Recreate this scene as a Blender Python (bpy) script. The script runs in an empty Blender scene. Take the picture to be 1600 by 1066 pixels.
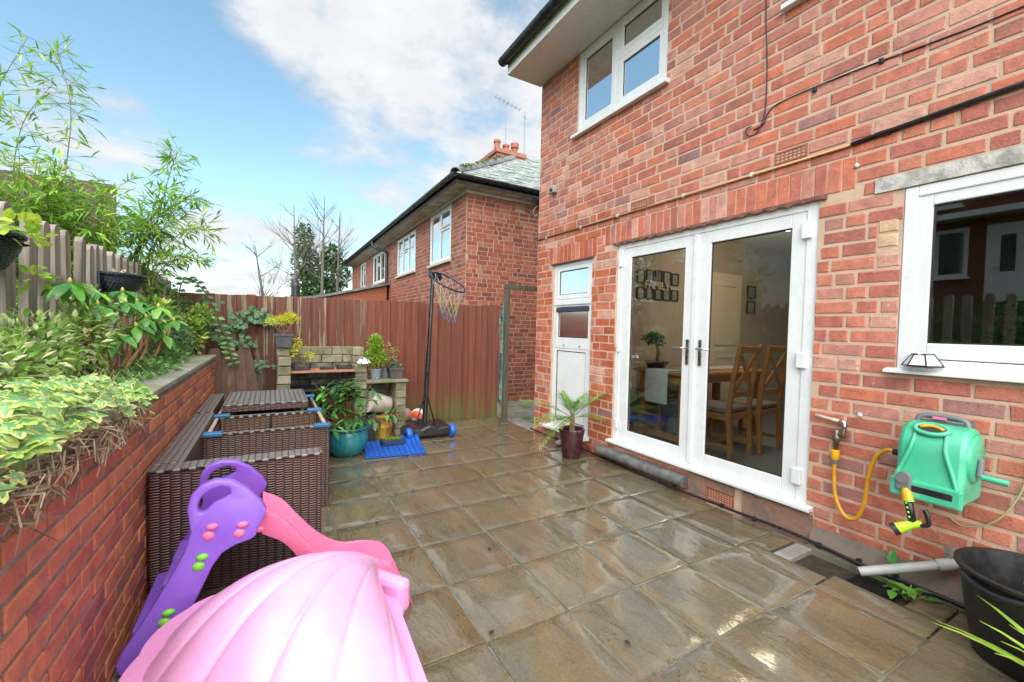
import bpy, bmesh, math, random
from mathutils import Vector, Matrix, noise
random.seed(7)
R = math.radians
S = bpy.context.scene
COL = S.collection

# ------------------------------------------------------------------ camera
EYE = Vector((0, 0, 1.36)); FOC = 662.29; YAW, PIT, ROL = 0.517715, 0.030209, 0.023249
fwd = Vector((math.sin(YAW) * math.cos(PIT), math.cos(YAW) * math.cos(PIT), -math.sin(PIT)))
r0 = Vector((math.cos(YAW), -math.sin(YAW), 0)); u0 = r0.cross(fwd)
rgt = r0 * math.cos(ROL) + u0 * math.sin(ROL); upv = rgt.cross(fwd)
cam = bpy.data.objects.new('camera', bpy.data.cameras.new('camera')); COL.objects.link(cam)
cam.matrix_world = Matrix(((rgt.x, upv.x, -fwd.x, EYE.x), (rgt.y, upv.y, -fwd.y, EYE.y), (rgt.z, upv.z, -fwd.z, EYE.z), (0, 0, 0, 1)))
cam.data.sensor_width = 36; cam.data.lens = FOC / 1600 * 36; cam.data.clip_start = .02; cam.data.clip_end = 2000
S.camera = cam
S.render.resolution_x, S.render.resolution_y = 1024, 682

# ------------------------------------------------------------------ sky, sun, exposure
S.view_settings.view_transform = 'Standard'; S.view_settings.look = 'None'
S.view_settings.exposure = 1.2; S.view_settings.gamma = 1
S.cycles.use_denoising = True; S.cycles.max_bounces = 6; S.cycles.use_adaptive_sampling = True; S.cycles.adaptive_threshold = .02; S.cycles.transparent_max_bounces = 12
S.cycles.caustics_reflective = False; S.cycles.caustics_refractive = False
SUN_EL, SUN_AZ = 46, 208          # high bright cloud behind the camera, to the left
W = bpy.data.worlds.new('World'); S.world = W; W.use_nodes = True
def build_sky():
    nt = W.node_tree; nt.nodes.clear(); N = nt.nodes.new; L = nt.links.new
    out = N('ShaderNodeOutputWorld'); bg = N('ShaderNodeBackground'); bg.inputs[1].default_value = .15
    L(bg.outputs[0], out.inputs[0])
    sky = N('ShaderNodeTexSky'); sky.sky_type = 'NISHITA'; sky.sun_disc = False
    sky.sun_elevation = R(SUN_EL); sky.sun_rotation = R(SUN_AZ); sky.air_density = 1.0; sky.dust_density = 1.0; sky.ozone_density = 3.0
    tc = N('ShaderNodeTexCoord')
    sep = N('ShaderNodeSeparateXYZ'); L(tc.outputs['Generated'], sep.inputs[0])
    def math_(op, a, b=None, c=None, clamp=False):
        m = N('ShaderNodeMath'); m.operation = op; m.use_clamp = clamp
        for i, x in enumerate((a, b, c)):
            if x is None: continue
            if isinstance(x, (int, float)): m.inputs[i].default_value = x
            else: L(x, m.inputs[i])
        return m.outputs[0]
    dz = math_('ADD', math_('MAXIMUM', sep.outputs[2], 0.0), .22)
    cmb = N('ShaderNodeCombineXYZ')
    L(math_('DIVIDE', sep.outputs[0], dz), cmb.inputs[0]); L(math_('DIVIDE', sep.outputs[1], dz), cmb.inputs[1])
    def noise_(scale, detail, rough, off):
        n = N('ShaderNodeTexNoise'); n.inputs['Scale'].default_value = scale; n.inputs['Detail'].default_value = detail; n.inputs['Roughness'].default_value = rough
        mp = N('ShaderNodeMapping'); mp.inputs['Location'].default_value = off; L(cmb.outputs[0], mp.inputs[0]); L(mp.outputs[0], n.inputs['Vector'])
        return n.outputs[0]
    fb = noise_(2.3, 9, .62, (3.1, 1.7, 0)); fine = noise_(6.5, 6, .6, (0, 9.2, 4))
    # cloud banks: direction, angular size, weight
    banks = [((.255, .827, .50), .30, .34), ((.425, .795, .432), .34, .36), ((.152, .913, .378), .18, .20), ((.30, .90, .33), .22, .26),
             ((.03, .844, .533), .15, .24), ((.175, .80, .575), .18, .22), ((-.259, .927, .27), .16, .26), ((-.069, .99, .085), .20, .30),
             ((.10, .985, .14), .20, .24), ((.55, .72, .45), .30, .3)]
    acc = None
    for d, w, wt in banks:
        v = Vector(d).normalized()
        dp = N('ShaderNodeVectorMath'); dp.operation = 'DOT_PRODUCT'; L(tc.outputs['Generated'], dp.inputs[0]); dp.inputs[1].default_value = v
        mr = N('ShaderNodeMapRange'); mr.interpolation_type = 'SMOOTHERSTEP'
        L(dp.outputs['Value'], mr.inputs[0]); mr.inputs[1].default_value = math.cos(w); mr.inputs[2].default_value = 1.0; mr.inputs[3].default_value = 0; mr.inputs[4].default_value = wt
        acc = mr.outputs[0] if acc is None else math_('MAXIMUM', acc, mr.outputs[0])
    # outside the blue gap, extra cloud added out of view to brighten pane reflections
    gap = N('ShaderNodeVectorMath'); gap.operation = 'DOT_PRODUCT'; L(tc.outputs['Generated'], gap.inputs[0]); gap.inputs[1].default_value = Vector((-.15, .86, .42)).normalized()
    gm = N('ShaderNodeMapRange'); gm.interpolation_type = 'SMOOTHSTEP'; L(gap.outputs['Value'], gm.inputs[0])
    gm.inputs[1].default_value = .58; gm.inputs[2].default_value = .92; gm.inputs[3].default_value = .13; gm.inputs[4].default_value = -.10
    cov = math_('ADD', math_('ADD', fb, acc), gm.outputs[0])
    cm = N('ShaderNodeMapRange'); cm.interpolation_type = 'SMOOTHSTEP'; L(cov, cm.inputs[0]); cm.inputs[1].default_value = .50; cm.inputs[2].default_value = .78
    shade = N('ShaderNodeMapRange'); L(math_('ADD', math_('MULTIPLY', fine, .6), math_('MULTIPLY', cm.outputs[0], .4)), shade.inputs[0])
    shade.inputs[1].default_value = .3; shade.inputs[2].default_value = .8; shade.inputs[3].default_value = 2.05; shade.inputs[4].default_value = 2.95
    cc = N('ShaderNodeCombineColor'); L(shade.outputs[0], cc.inputs[2])
    L(math_('MULTIPLY', shade.outputs[0], .95), cc.inputs[0]); L(math_('MULTIPLY', shade.outputs[0], .965), cc.inputs[1])
    sv = N('ShaderNodeMix'); sv.data_type = 'RGBA'; sv.blend_type = 'MULTIPLY'; sv.inputs[0].default_value = 1
    L(sky.outputs[0], sv.inputs[6]); sv.inputs[7].default_value = (.88, .95, .78, 1)
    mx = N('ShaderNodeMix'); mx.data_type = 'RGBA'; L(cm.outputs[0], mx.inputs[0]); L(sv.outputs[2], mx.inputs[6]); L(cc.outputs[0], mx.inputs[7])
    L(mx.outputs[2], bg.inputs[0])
build_sky()
sun = bpy.data.objects.new('sun', bpy.data.lights.new('sun', 'SUN')); COL.objects.link(sun)
sun.data.energy = 3.6; sun.data.angle = R(100); sun.data.color = (1, .96, .9)
sd = Vector((math.sin(R(SUN_AZ)) * math.cos(R(SUN_EL)), math.cos(R(SUN_AZ)) * math.cos(R(SUN_EL)), math.sin(R(SUN_EL))))
sun.rotation_euler = sd.to_track_quat('Z', 'Y').to_euler()

# ------------------------------------------------------------------ helpers
WL = {}
def lerp(a, b, t): return a + (b - a) * t
def mixc(a, b, t): return tuple(a[i] + (b[i] - a[i]) * t for i in range(3))
def U(a, b): return random.uniform(a, b)
def in_view(p, m=40):
    d = Vector(p) - EYE; w = d.dot(fwd)
    if w <= .05: return None
    x = 800 + FOC * d.dot(rgt) / w; y = 533 - FOC * d.dot(upv) / w
    return w if -m < x < 1600 + m and -m < y < 1066 + m else None

class MB:
    def __init__(s): s.v = []; s.f = []; s.c = []; s.col = None
    def face(s, idx, col=None): s.f.append(tuple(idx)); s.c.append(col or s.col or (1, 1, 1))
    def add(s, pts): n = len(s.v); s.v += [tuple(p) for p in pts]; return n
    def box(s, x0, x1, y0, y1, z0, z1, col=None):
        n = s.add([(x0, y0, z0), (x1, y0, z0), (x1, y1, z0), (x0, y1, z0), (x0, y0, z1), (x1, y0, z1), (x1, y1, z1), (x0, y1, z1)])
        for q in ((0, 3, 2, 1), (4, 5, 6, 7), (0, 1, 5, 4), (1, 2, 6, 5), (2, 3, 7, 6), (3, 0, 4, 7)): s.face([n + i for i in q], col)
        return s
    def obox(s, c, ax, ay, az, col=None):        # oriented box: centre and three half vectors
        c, ax, ay, az = map(Vector, (c, ax, ay, az))
        n = s.add([c + ax * i + ay * j + az * k for i, j, k in ((-1, -1, -1), (1, -1, -1), (1, 1, -1), (-1, 1, -1), (-1, -1, 1), (1, -1, 1), (1, 1, 1), (-1, 1, 1))])
        for q in ((0, 3, 2, 1), (4, 5, 6, 7), (0, 1, 5, 4), (1, 2, 6, 5), (2, 3, 7, 6), (3, 0, 4, 7)): s.face([n + i for i in q], col)
        return s
    def bar(s, a, b, w, t, up=(0, 0, 1), col=None):
        a, b = Vector(a), Vector(b); d = b - a; l = d.length; d.normalize()
        x = d.cross(Vector(up)); x = x.normalized() if x.length > 1e-5 else Vector((1, 0, 0)); y = x.cross(d)
        return s.obox((a + b) / 2, x * w / 2, d * l / 2, y * t / 2, col)
    def tube(s, pts, r, n=8, cap=True, col=None):
        pts = [Vector(p) for p in pts]; rs = r if isinstance(r, (list, tuple)) else [r] * len(pts)
        t0 = (pts[1] - pts[0]).normalized(); x = t0.orthogonal().normalized(); base = len(s.v)
        for i, p in enumerate(pts):
            t = (pts[min(i + 1, len(pts) - 1)] - pts[max(i - 1, 0)]).normalized()
            x = (x - t * x.dot(t)); x = x.normalized() if x.length > 1e-6 else t.orthogonal().normalized(); y = t.cross(x)
            s.add([p + (x * math.cos(2 * math.pi * k / n) + y * math.sin(2 * math.pi * k / n)) * rs[i] for k in range(n)])
        for i in range(len(pts) - 1):
            for k in range(n):
                a = base + i * n + k; b = base + i * n + (k + 1) % n; s.face((a, b, b + n, a + n), col)
        if cap:
            s.face([base + k for k in range(n)][::-1], col); e = base + (len(pts) - 1) * n; s.face([e + k for k in range(n)], col)
        return s
    def lathe(s, prof, n=24, c=(0, 0, 0), axis='z', col=None, sq=None):
        base = len(s.v)
        for r, z in prof:
            for k in range(n):
                a = 2 * math.pi * k / n; x, y = r * math.cos(a), r * math.sin(a)
                if axis == 'z': p = (x, y, z)
                elif axis == 'y': p = (x, z, y)
                else: p = (z, x, y)
                s.v.append((c[0] + p[0], c[1] + p[1], c[2] + p[2]))
        for i in range(len(prof) - 1):
            for k in range(n):
                a = base + i * n + k; b = base + i * n + (k + 1) % n
                s.face((a, b, b + n, a + n) if axis != 'y' else (a, a + n, b + n, b), col)
        return s
    def prism(s, poly, fn, d0, d1, col=None):    # poly in 2d, fn(u,v,d) -> point
        n = len(poly); b = s.add([fn(u, v, d0) for u, v in poly] + [fn(u, v, d1) for u, v in poly])
        s.face([b + i for i in range(n)][::-1], col); s.face([b + n + i for i in range(n)], col)
        for i in range(n): s.face((b + i, b + (i + 1) % n, b + n + (i + 1) % n, b + n + i), col)
        return s
    def leaf(s, p, d, nrm, L, Wd, col=None, fold=.25, droop=.25, edge=None):
        p = Vector(p); d = Vector(d).normalized(); nrm = Vector(nrm); x = d.cross(nrm)
        x = x.normalized() if x.length > 1e-4 else d.orthogonal().normalized(); nn = x.cross(d).normalized()
        m1 = p + d * L * .42 - nn * droop * L * .12; tip = p + d * L - nn * droop * L * .55
        e1 = m1 + x * Wd * .5 + nn * fold * Wd * .5; e2 = m1 - x * Wd * .5 + nn * fold * Wd * .5
        m2 = p + d * L * .75 - nn * droop * L * .33
        e3 = m2 + x * Wd * .33 + nn * fold * Wd * .3; e4 = m2 - x * Wd * .33 + nn * fold * Wd * .3
        n = s.add([p, e1, e3, tip, e4, e2, m1, m2])
        s.face((n, n + 1, n + 6), edge or col); s.face((n + 1, n + 2, n + 7, n + 6), col); s.face((n + 2, n + 3, n + 7), col)
        s.face((n, n + 6, n + 5), edge or col); s.face((n + 5, n + 6, n + 7, n + 4), edge or col); s.face((n + 4, n + 7, n + 3), col)
        return s
    def mesh(s, name, mat, off=(0, 0, 0), smooth=False):
        me = bpy.data.meshes.new(name); o = Vector(off)
        me.from_pydata([tuple(Vector(p) - o) for p in s.v], [], s.f)
        if any(c != (1, 1, 1) for c in s.c):
            ca = me.color_attributes.new('col', 'FLOAT_COLOR', 'CORNER'); buf = []
            for f, c in zip(s.f, s.c): buf += [c[0], c[1], c[2], 1] * len(f)
            ca.data.foreach_set('color', buf)
        if mat: me.materials.append(mat)
        if smooth: me.polygons.foreach_set('use_smooth', [True] * len(me.polygons))
        me.update(); return me

def place(name, me, parent=None, wloc=(0, 0, 0)):
    o = bpy.data.objects.new(name, me); COL.objects.link(o); w = Vector(wloc); WL[o.name] = w
    if parent is not None: o.parent = parent; o.location = w - WL[parent.name]
    else: o.location = w
    return o
def tag(o, label=None, cat=None, group=None, kind=None):
    if label: o['label'] = label
    if cat: o['category'] = cat
    if group: o['group'] = group
    if kind: o['kind'] = kind
    return o
def thing(name, label, cat, loc=(0, 0, 0), group=None):
    return tag(place(name, None, None, loc), label, cat, group)
def part(name, mb, mat, parent, smooth=False, bevel=0, kind=None, label=None, angle=None, local=False):
    loc = WL[parent.name]
    o = place(name, mb.mesh(name, mat, (0, 0, 0) if local else loc, smooth), parent, loc)
    fin(o, bevel, smooth, angle)
    if kind: o['kind'] = kind
    if label: o['label'] = label
    return o
def fin(o, bevel=0, smooth=False, angle=None):
    if bevel:
        m = o.modifiers.new('bevel', 'BEVEL'); m.width = bevel; m.segments = 2; m.limit_method = 'ANGLE'; m.angle_limit = R(40)
    if smooth and angle:
        try: o.data.set_sharp_from_angle(angle=R(angle))
        except Exception: pass
def solo(name, mb, mat, label, cat, group=None, kind=None, smooth=False, bevel=0, angle=None):
    xs = [p[0] for p in mb.v]; ys = [p[1] for p in mb.v]; zs = [p[2] for p in mb.v]
    base = ((min(xs) + max(xs)) / 2, (min(ys) + max(ys)) / 2, min(zs))
    o = place(name, mb.mesh(name, mat, base, smooth), None, base); fin(o, bevel, smooth, angle)
    return tag(o, label, cat, group, kind)
def struct(name, mb, mat, smooth=False):
    return tag(place(name, mb.mesh(name, mat, (0, 0, 0), smooth)), kind='structure')
def copy_tree(o, wloc, rz=0, label=None):
    c = o.copy(); COL.objects.link(c); WL[c.name] = Vector(wloc); c.location = wloc; c.rotation_euler = (0, 0, rz)
    if label: c['label'] = label
    for ch in o.children:
        d = ch.copy(); COL.objects.link(d); d.parent = c
        for g in ch.children:
            e = g.copy(); COL.objects.link(e); e.parent = d
    return c
def curve_pts(ctrl, n=8):                         # Catmull-Rom through control points
    P = [Vector(p) for p in ctrl]; P = [P[0] * 2 - P[1]] + P + [P[-1] * 2 - P[-2]]; out = []
    for i in range(1, len(P) - 2):
        for k in range(n):
            t = k / n; a, b, c, d = P[i - 1], P[i], P[i + 1], P[i + 2]
            out.append(.5 * ((2 * b) + (c - a) * t + (2 * a - 5 * b + 4 * c - d) * t * t + (3 * b - a - 3 * c + d) * t ** 3))
    out.append(P[-2]); return out

# ------------------------------------------------------------------ materials
class NT:
    def __init__(s, name):
        s.m = bpy.data.materials.new(name); s.m.use_nodes = True; s.t = s.m.node_tree; s.b = s.t.nodes['Principled BSDF']; s.out = s.t.nodes['Material Output']
    def n(s, typ, **k):
        x = s.t.nodes.new('ShaderNode' + typ)
        for a, v in k.items(): setattr(x, a, v)
        return x
    def link(s, a, b): s.t.links.new(a, b)
    def set(s, sock, v):
        if hasattr(v, 'is_output') or isinstance(v, bpy.types.NodeSocket): s.link(v, sock)
        elif isinstance(v, tuple) and len(v) == 3 and sock.type == 'RGBA': sock.default_value = (*v, 1)
        else: sock.default_value = v
    def math(s, op, a, b=0, c=0, clamp=False):
        x = s.n('Math', operation=op, use_clamp=clamp); s.set(x.inputs[0], a); s.set(x.inputs[1], b); s.set(x.inputs[2], c); return x.outputs[0]
    def coord(s, scale=(1, 1, 1), kind='Object', rot=(0, 0, 0), randoff=0):
        tc = s.n('TexCoord'); mp = s.n('Mapping'); s.link(tc.outputs[kind], mp.inputs[0]); mp.inputs['Scale'].default_value = scale; mp.inputs['Rotation'].default_value = rot
        if randoff:
            oi = s.n('ObjectInfo'); cb = s.n('CombineXYZ'); r = s.math('MULTIPLY', oi.outputs['Random'], randoff)
            s.link(r, cb.inputs[0]); s.link(r, cb.inputs[1]); s.link(cb.outputs[0], mp.inputs['Location'])
        return mp.outputs[0]
    def noise(s, vec, scale, detail=4, rough=.6, dist=0):
        x = s.n('TexNoise'); s.link(vec, x.inputs['Vector']); x.inputs['Scale'].default_value = scale; x.inputs['Detail'].default_value = detail
        x.inputs['Roughness'].default_value = rough; x.inputs['Distortion'].default_value = dist; return x.outputs[0]
    def range(s, v, a, b, c=0, d=1, smooth=True):
        x = s.n('MapRange', interpolation_type='SMOOTHSTEP' if smooth else 'LINEAR'); s.link(v, x.inputs[0])
        for i, y in enumerate((a, b, c, d)): s.set(x.inputs[i + 1], y)
        return x.outputs[0]
    def mix(s, f, a, b, mode='MIX'):
        x = s.n('Mix', data_type='RGBA', blend_type=mode); s.set(x.inputs[0], f); s.set(x.inputs[6], a); s.set(x.inputs[7], b); return x.outputs[2]
    def attr(s, name='col'):
        x = s.n('Attribute'); x.attribute_name = name; return x.outputs['Color']
    def val(s, col, v):                          # scale a colour by a value
        x = s.n('VectorMath', operation='SCALE'); s.set(x.inputs[0], col); s.set(x.inputs['Scale'], v); return x.outputs[0]
    def bump(s, h, strength=.5, dist=.01):
        x = s.n('Bump'); x.inputs['Strength'].default_value = strength; x.inputs['Distance'].default_value = dist; s.link(h, x.inputs['Height'])
        s.link(x.outputs[0], s.b.inputs['Normal']); return x
    def done(s, col=None, rough=None, spec=None, metal=None, coat=None):
        for k, v in (('Base Color', col), ('Roughness', rough), ('Specular IOR Level', spec), ('Metallic', metal), ('Coat Weight', coat)):
            if v is not None: s.set(s.b.inputs[k], v)
        return s.m
def rnd_val(t, amt):
    oi = t.n('ObjectInfo'); return t.math('MULTIPLY_ADD', oi.outputs['Random'], 2 * amt, 1 - amt)
def M(name, a, b=None, scale=9, rough=.6, bump=0, bscale=60, bdist=.004, rnd=0, metal=0, spec=.5, stretch=(1, 1, 1), coat=0, attr=False, rv=.12, lo=.38, hi=.66):
    t = NT(name); v = t.coord(stretch, randoff=17 if rnd else 0)
    n1 = t.noise(v, scale, 5, .62); c0 = t.attr() if attr else a
    if attr: col = t.val(c0, t.range(n1, .25, .75, 1 - .3, 1 + .25))
    else: col = t.mix(t.range(n1, lo, hi), a, b or a)
    if rnd: col = t.val(col, rnd_val(t, rnd))
    if bump: t.bump(t.noise(v, bscale, 5, .65), bump, bdist)
    rr = t.range(t.noise(v, scale * 1.7, 3), .3, .7, max(.03, rough - rv), min(1, rough + rv))
    return t.done(col, rr, spec, metal, coat)
def leaf_mat(name, rough=.42, trans=.3, attr=True, a=None, rnd=0, spec=.5):
    t = NT(name); col = t.attr() if attr else a
    v = t.coord(); col = t.val(col, t.range(t.noise(v, 35, 3), .3, .7, 1.0, 1.5))
    if rnd: col = t.val(col, rnd_val(t, rnd))
    t.done(col, rough, spec)
    tr = t.n('BsdfTranslucent'); t.set(tr.inputs[0], t.val(col, 1.3)); mx = t.n('MixShader'); mx.inputs[0].default_value = trans
    t.link(t.b.outputs[0], mx.inputs[1]); t.link(tr.outputs[0], mx.inputs[2]); t.link(mx.outputs[0], t.out.inputs[0]); return t.m
def brick_mat(name, speck=(.62, .5, .42), amt=.25, wet=.55):
    t = NT(name); v = t.coord(); w = t.coord(kind='Object', randoff=9)
    col = t.attr(); n1 = t.noise(w, 11, 6, .7); col = t.val(col, t.range(t.math('MULTIPLY_ADD', t.noise(w, 130, 3, .7), .35, t.math('MULTIPLY', n1, .65)), .3, .7, .68, 1.28))
    n2 = t.noise(w, 26, 4, .75); col = t.mix(t.math('MULTIPLY', t.range(n2, .62, .74), amt), col, speck)
    n4 = t.noise(v, 1.7, 5, .7); col = t.mix(t.math('MULTIPLY', t.range(n4, .56, .74), .38), col, speck); n3 = t.noise(w, 60, 2, .5); col = t.mix(t.math('MULTIPLY', t.range(n3, .66, .72), .55), col, (.08, .05, .05))
    t.bump(t.math('ADD', t.noise(w, 75, 6, .75), t.math('MULTIPLY', n1, 1.2)), .7, .007)
    return t.done(col, t.range(n1, .3, .7, wet - .1, wet + .25), .35)
def glass_mat(name, tint=(.93, .97, .96), rough=0.0, ior=1.38):
    t = NT(name); tr = t.n('BsdfTransparent'); tr.inputs[0].default_value = (*tint, 1); gl = t.n('BsdfGlossy'); gl.inputs['Roughness'].default_value = rough
    fr = t.n('Fresnel'); fr.inputs[0].default_value = ior; mx = t.n('MixShader')
    t.link(fr.outputs[0], mx.inputs[0]); t.link(tr.outputs[0], mx.inputs[1]); t.link(gl.outputs[0], mx.inputs[2]); t.link(mx.outputs[0], t.out.inputs[0]); return t.m
# ------------------------------------------------------------------ shared materials
WHITE = M('white_upvc', (.72, .74, .75), (.67, .69, .70), 5, .3, rv=.06)
GASKET = M('black_gasket', (.012, .012, .014), rough=.5)
BLACKP = M('black_plastic', (.012, .012, .014), (.02, .02, .022), 12, .38)
GUTTER = M('black_gutter_plastic', (.014, .015, .02), (.03, .032, .036), 7, .32)
BRICK = brick_mat('old_red_brick', (.70, .52, .43), .55)
GBRICK = brick_mat('garden_wall_brick', (.30, .22, .12), .3, .42)
NBRICK = brick_mat('neighbour_brick', (.5, .36, .28), .25)
MORTAR = M('sandy_mortar', (.58, .41, .30), (.47, .34, .25), 6, .85, .7, 90, .006)
DMORTAR = M('dark_grey_mortar', (.15, .145, .13), (.27, .26, .23), 9, .8, .6, 80, .005)
GLASS = glass_mat('window_glass'); GLASSR = glass_mat('coated_window_glass', ior=1.95)
CONC = M('grey_concrete', (.22, .21, .19), (.33, .32, .29), 7, .75, .6, 50, .006)
SOIL = M('wet_soil', (.03, .022, .015), (.07, .05, .03), 12, .85, .9, 40, .02)
STEEL = M('brushed_chrome', (.6, .6, .6), (.5, .5, .52), 20, .25, metal=1)
COPPER = M('copper_pipe', (.52, .25, .12), (.40, .2, .1), 14, .4, metal=.6)
XW = 3.11

def wall_core(P, u0, u1, v0, v1, holes, depth=.27):
    mb = MB(); us = sorted({u0, u1, *[h[0] for h in holes], *[h[1] for h in holes]}); vs = sorted({v0, v1, *[h[2] for h in holes], *[h[3] for h in holes]})
    us = [u for u in us if u0 <= u <= u1]; vs = [v for v in vs if v0 <= v <= v1]
    solid = lambda i, j: 0 <= i < len(us) - 1 and 0 <= j < len(vs) - 1 and not any(h[0] <= (us[i] + us[i + 1]) / 2 <= h[1] and h[2] <= (vs[j] + vs[j + 1]) / 2 <= h[3] for h in holes)
    def q(*pts): n = mb.add([P(*p) for p in pts]); mb.face(range(n, n + len(pts)))
    for i in range(len(us) - 1):
        for j in range(len(vs) - 1):
            if not solid(i, j): continue
            a, b, c, d = us[i], us[i + 1], vs[j], vs[j + 1]
            q((a, c, 0), (b, c, 0), (b, d, 0), (a, d, 0)); q((a, c, -depth), (a, d, -depth), (b, d, -depth), (b, c, -depth))
            if not solid(i - 1, j): q((a, c, 0), (a, d, 0), (a, d, -depth), (a, c, -depth))
            if not solid(i + 1, j): q((b, c, 0), (b, c, -depth), (b, d, -depth), (b, d, 0))
            if not solid(i, j - 1): q((a, c, 0), (a, c, -depth), (b, c, -depth), (b, c, 0))
            if not solid(i, j + 1): q((a, d, 0), (b, d, 0), (b, d, -depth), (a, d, -depth))
    return mb
def brick_geo(mb, P, ua, ub, va, vb, w, col, jit=.0016, ch=.004, dep=.022):
    j = lambda: U(-jit, jit)
    fr = [(ua + ch + j(), va + ch + j()), (ub - ch + j(), va + ch + j()), (ub - ch + j(), vb - ch + j()), (ua + ch + j(), vb - ch + j())]
    sd = [(ua + j(), va + j()), (ub + j(), va + j()), (ub + j(), vb + j()), (ua + j(), vb + j())]
    n = mb.add([P(u, v, w) for u, v in fr] + [P(u, v, w - ch) for u, v in sd] + [P(u, v, w - dep) for u, v in sd])
    mb.face((n, n + 1, n + 2, n + 3), col)
    for k in range(4):
        l = (k + 1) % 4; mb.face((n + 4 + k, n + 4 + l, n + l, n + k), col); mb.face((n + 8 + k, n + 8 + l, n + 4 + l, n + 4 + k), col)
def lay(P, u0, u1, v0, n, ch, L, joint, holes, bond, extra=()):
    out = []
    for r in range(n):
        va, vb = v0 + r * ch + joint / 2, v0 + (r + 1) * ch - joint / 2; vm = (va + vb) / 2
        cut = sorted((h[0], h[1]) for h in holes if h[2] - .02 < vm < h[3] + .02)
        if bond == 'stretcher': x = u0 - L * (.5 if r % 2 else 1)
        elif r % 2: x = u0 - L * U(.0, 1)
        else: x = u0 - L * U(.3, 1.3)
        k = random.randint(0, 3)
        while x < u1:
            l = L if bond == 'stretcher' else (L * .5 if k % 4 == 3 or random.random() < .06 else L); k += 1
            segs = [(max(x, u0) + joint / 2, min(x + l, u1) - joint / 2)]; x += l
            for a, b in cut:
                ns = []
                for p, q in segs:
                    if q <= a or p >= b: ns.append((p, q))
                    else:
                        if p < a: ns.append((p, a - .004))
                        if q > b: ns.append((b + .004, q))
                segs = ns
            out += [(p, q, va, vb) for p, q in segs if q - p > .03]
    return out + list(extra)
def build_bricks(wall, P, items, mat, palette, limit, prefix='brick', proud=.004, tint=None, jit=.0016):
    org = WL[wall.name]; scored = []
    for it in items:
        c = Vector(P((it[0] + it[1]) / 2, (it[2] + it[3]) / 2, 0)); w = in_view(c, 10); scored.append((w if w else 1e6, it, c))
    scored.sort(key=lambda s: s[0]); mb = MB(); cache = {}
    for k, (w, it, c) in enumerate(scored):
        col = random.choices(palette[0], palette[1])[0]
        if tint: col = tint(c, col)
        pr = proud + U(-.0015, .002)
        if k < limit and w < 1e5:
            lu, lv = round(it[1] - it[0], 2), round(it[3] - it[2], 2); key = (lu, lv, col, random.randint(0, 1))
            if key not in cache:
                m1 = MB(); o = P(0, 0, 0); Q = lambda u, v, w_: tuple(Vector(P(u, v, w_)) - Vector(o))
                brick_geo(m1, Q, -lu / 2, lu / 2, -lv / 2, lv / 2, proud, col, jit); cache[key] = m1.mesh(prefix, mat)
            o = place(prefix, cache[key], wall, Vector(P((it[0] + it[1]) / 2, (it[2] + it[3]) / 2, pr - proud)))
        else: brick_geo(mb, P, *it, pr, col, jit)
    if mb.v: part(prefix + 'work', mb, mat, wall, kind='stuff')

# ------------------------------------------------------------------ ground
g = MB(); g.box(-400, 400, -400, 400, -.9, -.5); struct('ground', g, M('rough_grass_ground', (.05, .08, .025), (.09, .09, .05), 3, .9, .8, 30, .03))
g = MB(); g.box(-.53, 3.40, -2.4, 5.75, -.48, -.05); patio = struct('patio', g, CONC)
g = MB(); g.box(-14, -1.32, -9, 7.4, -.48, 1.12); struct('neighbour_lawn', g, M('lawn_green', (.05, .09, .02), (.08, .11, .035), 6, .9, .8, 60, .02))
g = MB(); g.box(-1.319, -.80, -1.2, 5.72, -.48, .93); struct('planting_bed', g, SOIL)
t = NT('riven_wet_paving')
v = t.coord((1, 1, 1), randoff=37); vs = t.coord((1, .34, 1), randoff=23, rot=(0, 0, .25))
n1 = t.noise(v, 2.6, 5, .6); n2 = t.noise(vs, 6.5, 6, .58, .9); n3 = t.noise(v, 60, 4, .7)
oi = t.n('ObjectInfo'); rv_ = t.n('TexWhiteNoise', noise_dimensions='1D'); t.link(oi.outputs['Random'], rv_.inputs['W'])
base = t.mix(rv_.outputs[0], (.18, .128, .060), (.185, .152, .090)); base = t.mix(t.range(n1, .35, .68), base, (.19, .163, .108))
steps = None
for th in (.36, .44, .50, .56, .64):
    s_ = t.range(n2, th, th + .018); steps = s_ if steps is None else t.math('ADD', steps, s_)
base = t.val(base, t.range(steps, 0, 5, .62, 1.12, False)); base = t.val(base, t.range(n3, .3, .7, .84, 1.14)); base = t.val(base, rnd_val(t, .10))
gm = t.noise(v, 1.9, 4, .6); base = t.mix(t.math('MULTIPLY', t.range(gm, .54, .72), .40), base, (.115, .12, .05))
h = t.math('ADD', t.math('MULTIPLY', steps, .22), t.math('MULTIPLY', n3, .10)); h = t.math('ADD', h, t.math('MULTIPLY', n2, .35))
pud = t.range(t.math('ADD', n2, t.math('MULTIPLY', n1, .8)), .76, .92)      # water lies in the hollows
bp = t.bump(h, .75, .020); t.set(bp.inputs['Strength'], t.range(pud, 0, 1, .75, .10))
rr_ = t.range(pud, 0, 1, .17, .02)
SLAB = t.done(t.mix(t.math('MULTIPLY', pud, .25), base, (.085, .07, .05)), rr_, .6)
t.set(t.b.inputs['Coat Weight'], t.range(pud, 0, 1, .55, 1)); t.b.inputs['Coat Roughness'].default_value = .075; t.b.inputs['Coat IOR'].default_value = 1.4
bc = t.n('Bump'); bc.inputs['Strength'].default_value = .25; bc.inputs['Distance'].default_value = .01; t.link(h, bc.inputs['Height']); t.link(bc.outputs[0], t.b.inputs['Coat Normal'])
GX = [-.508 + .4425 * i for i in range(9)]; GY = [-.679 + .4555 * j for j in range(15)]
slab_meshes = {}
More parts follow.
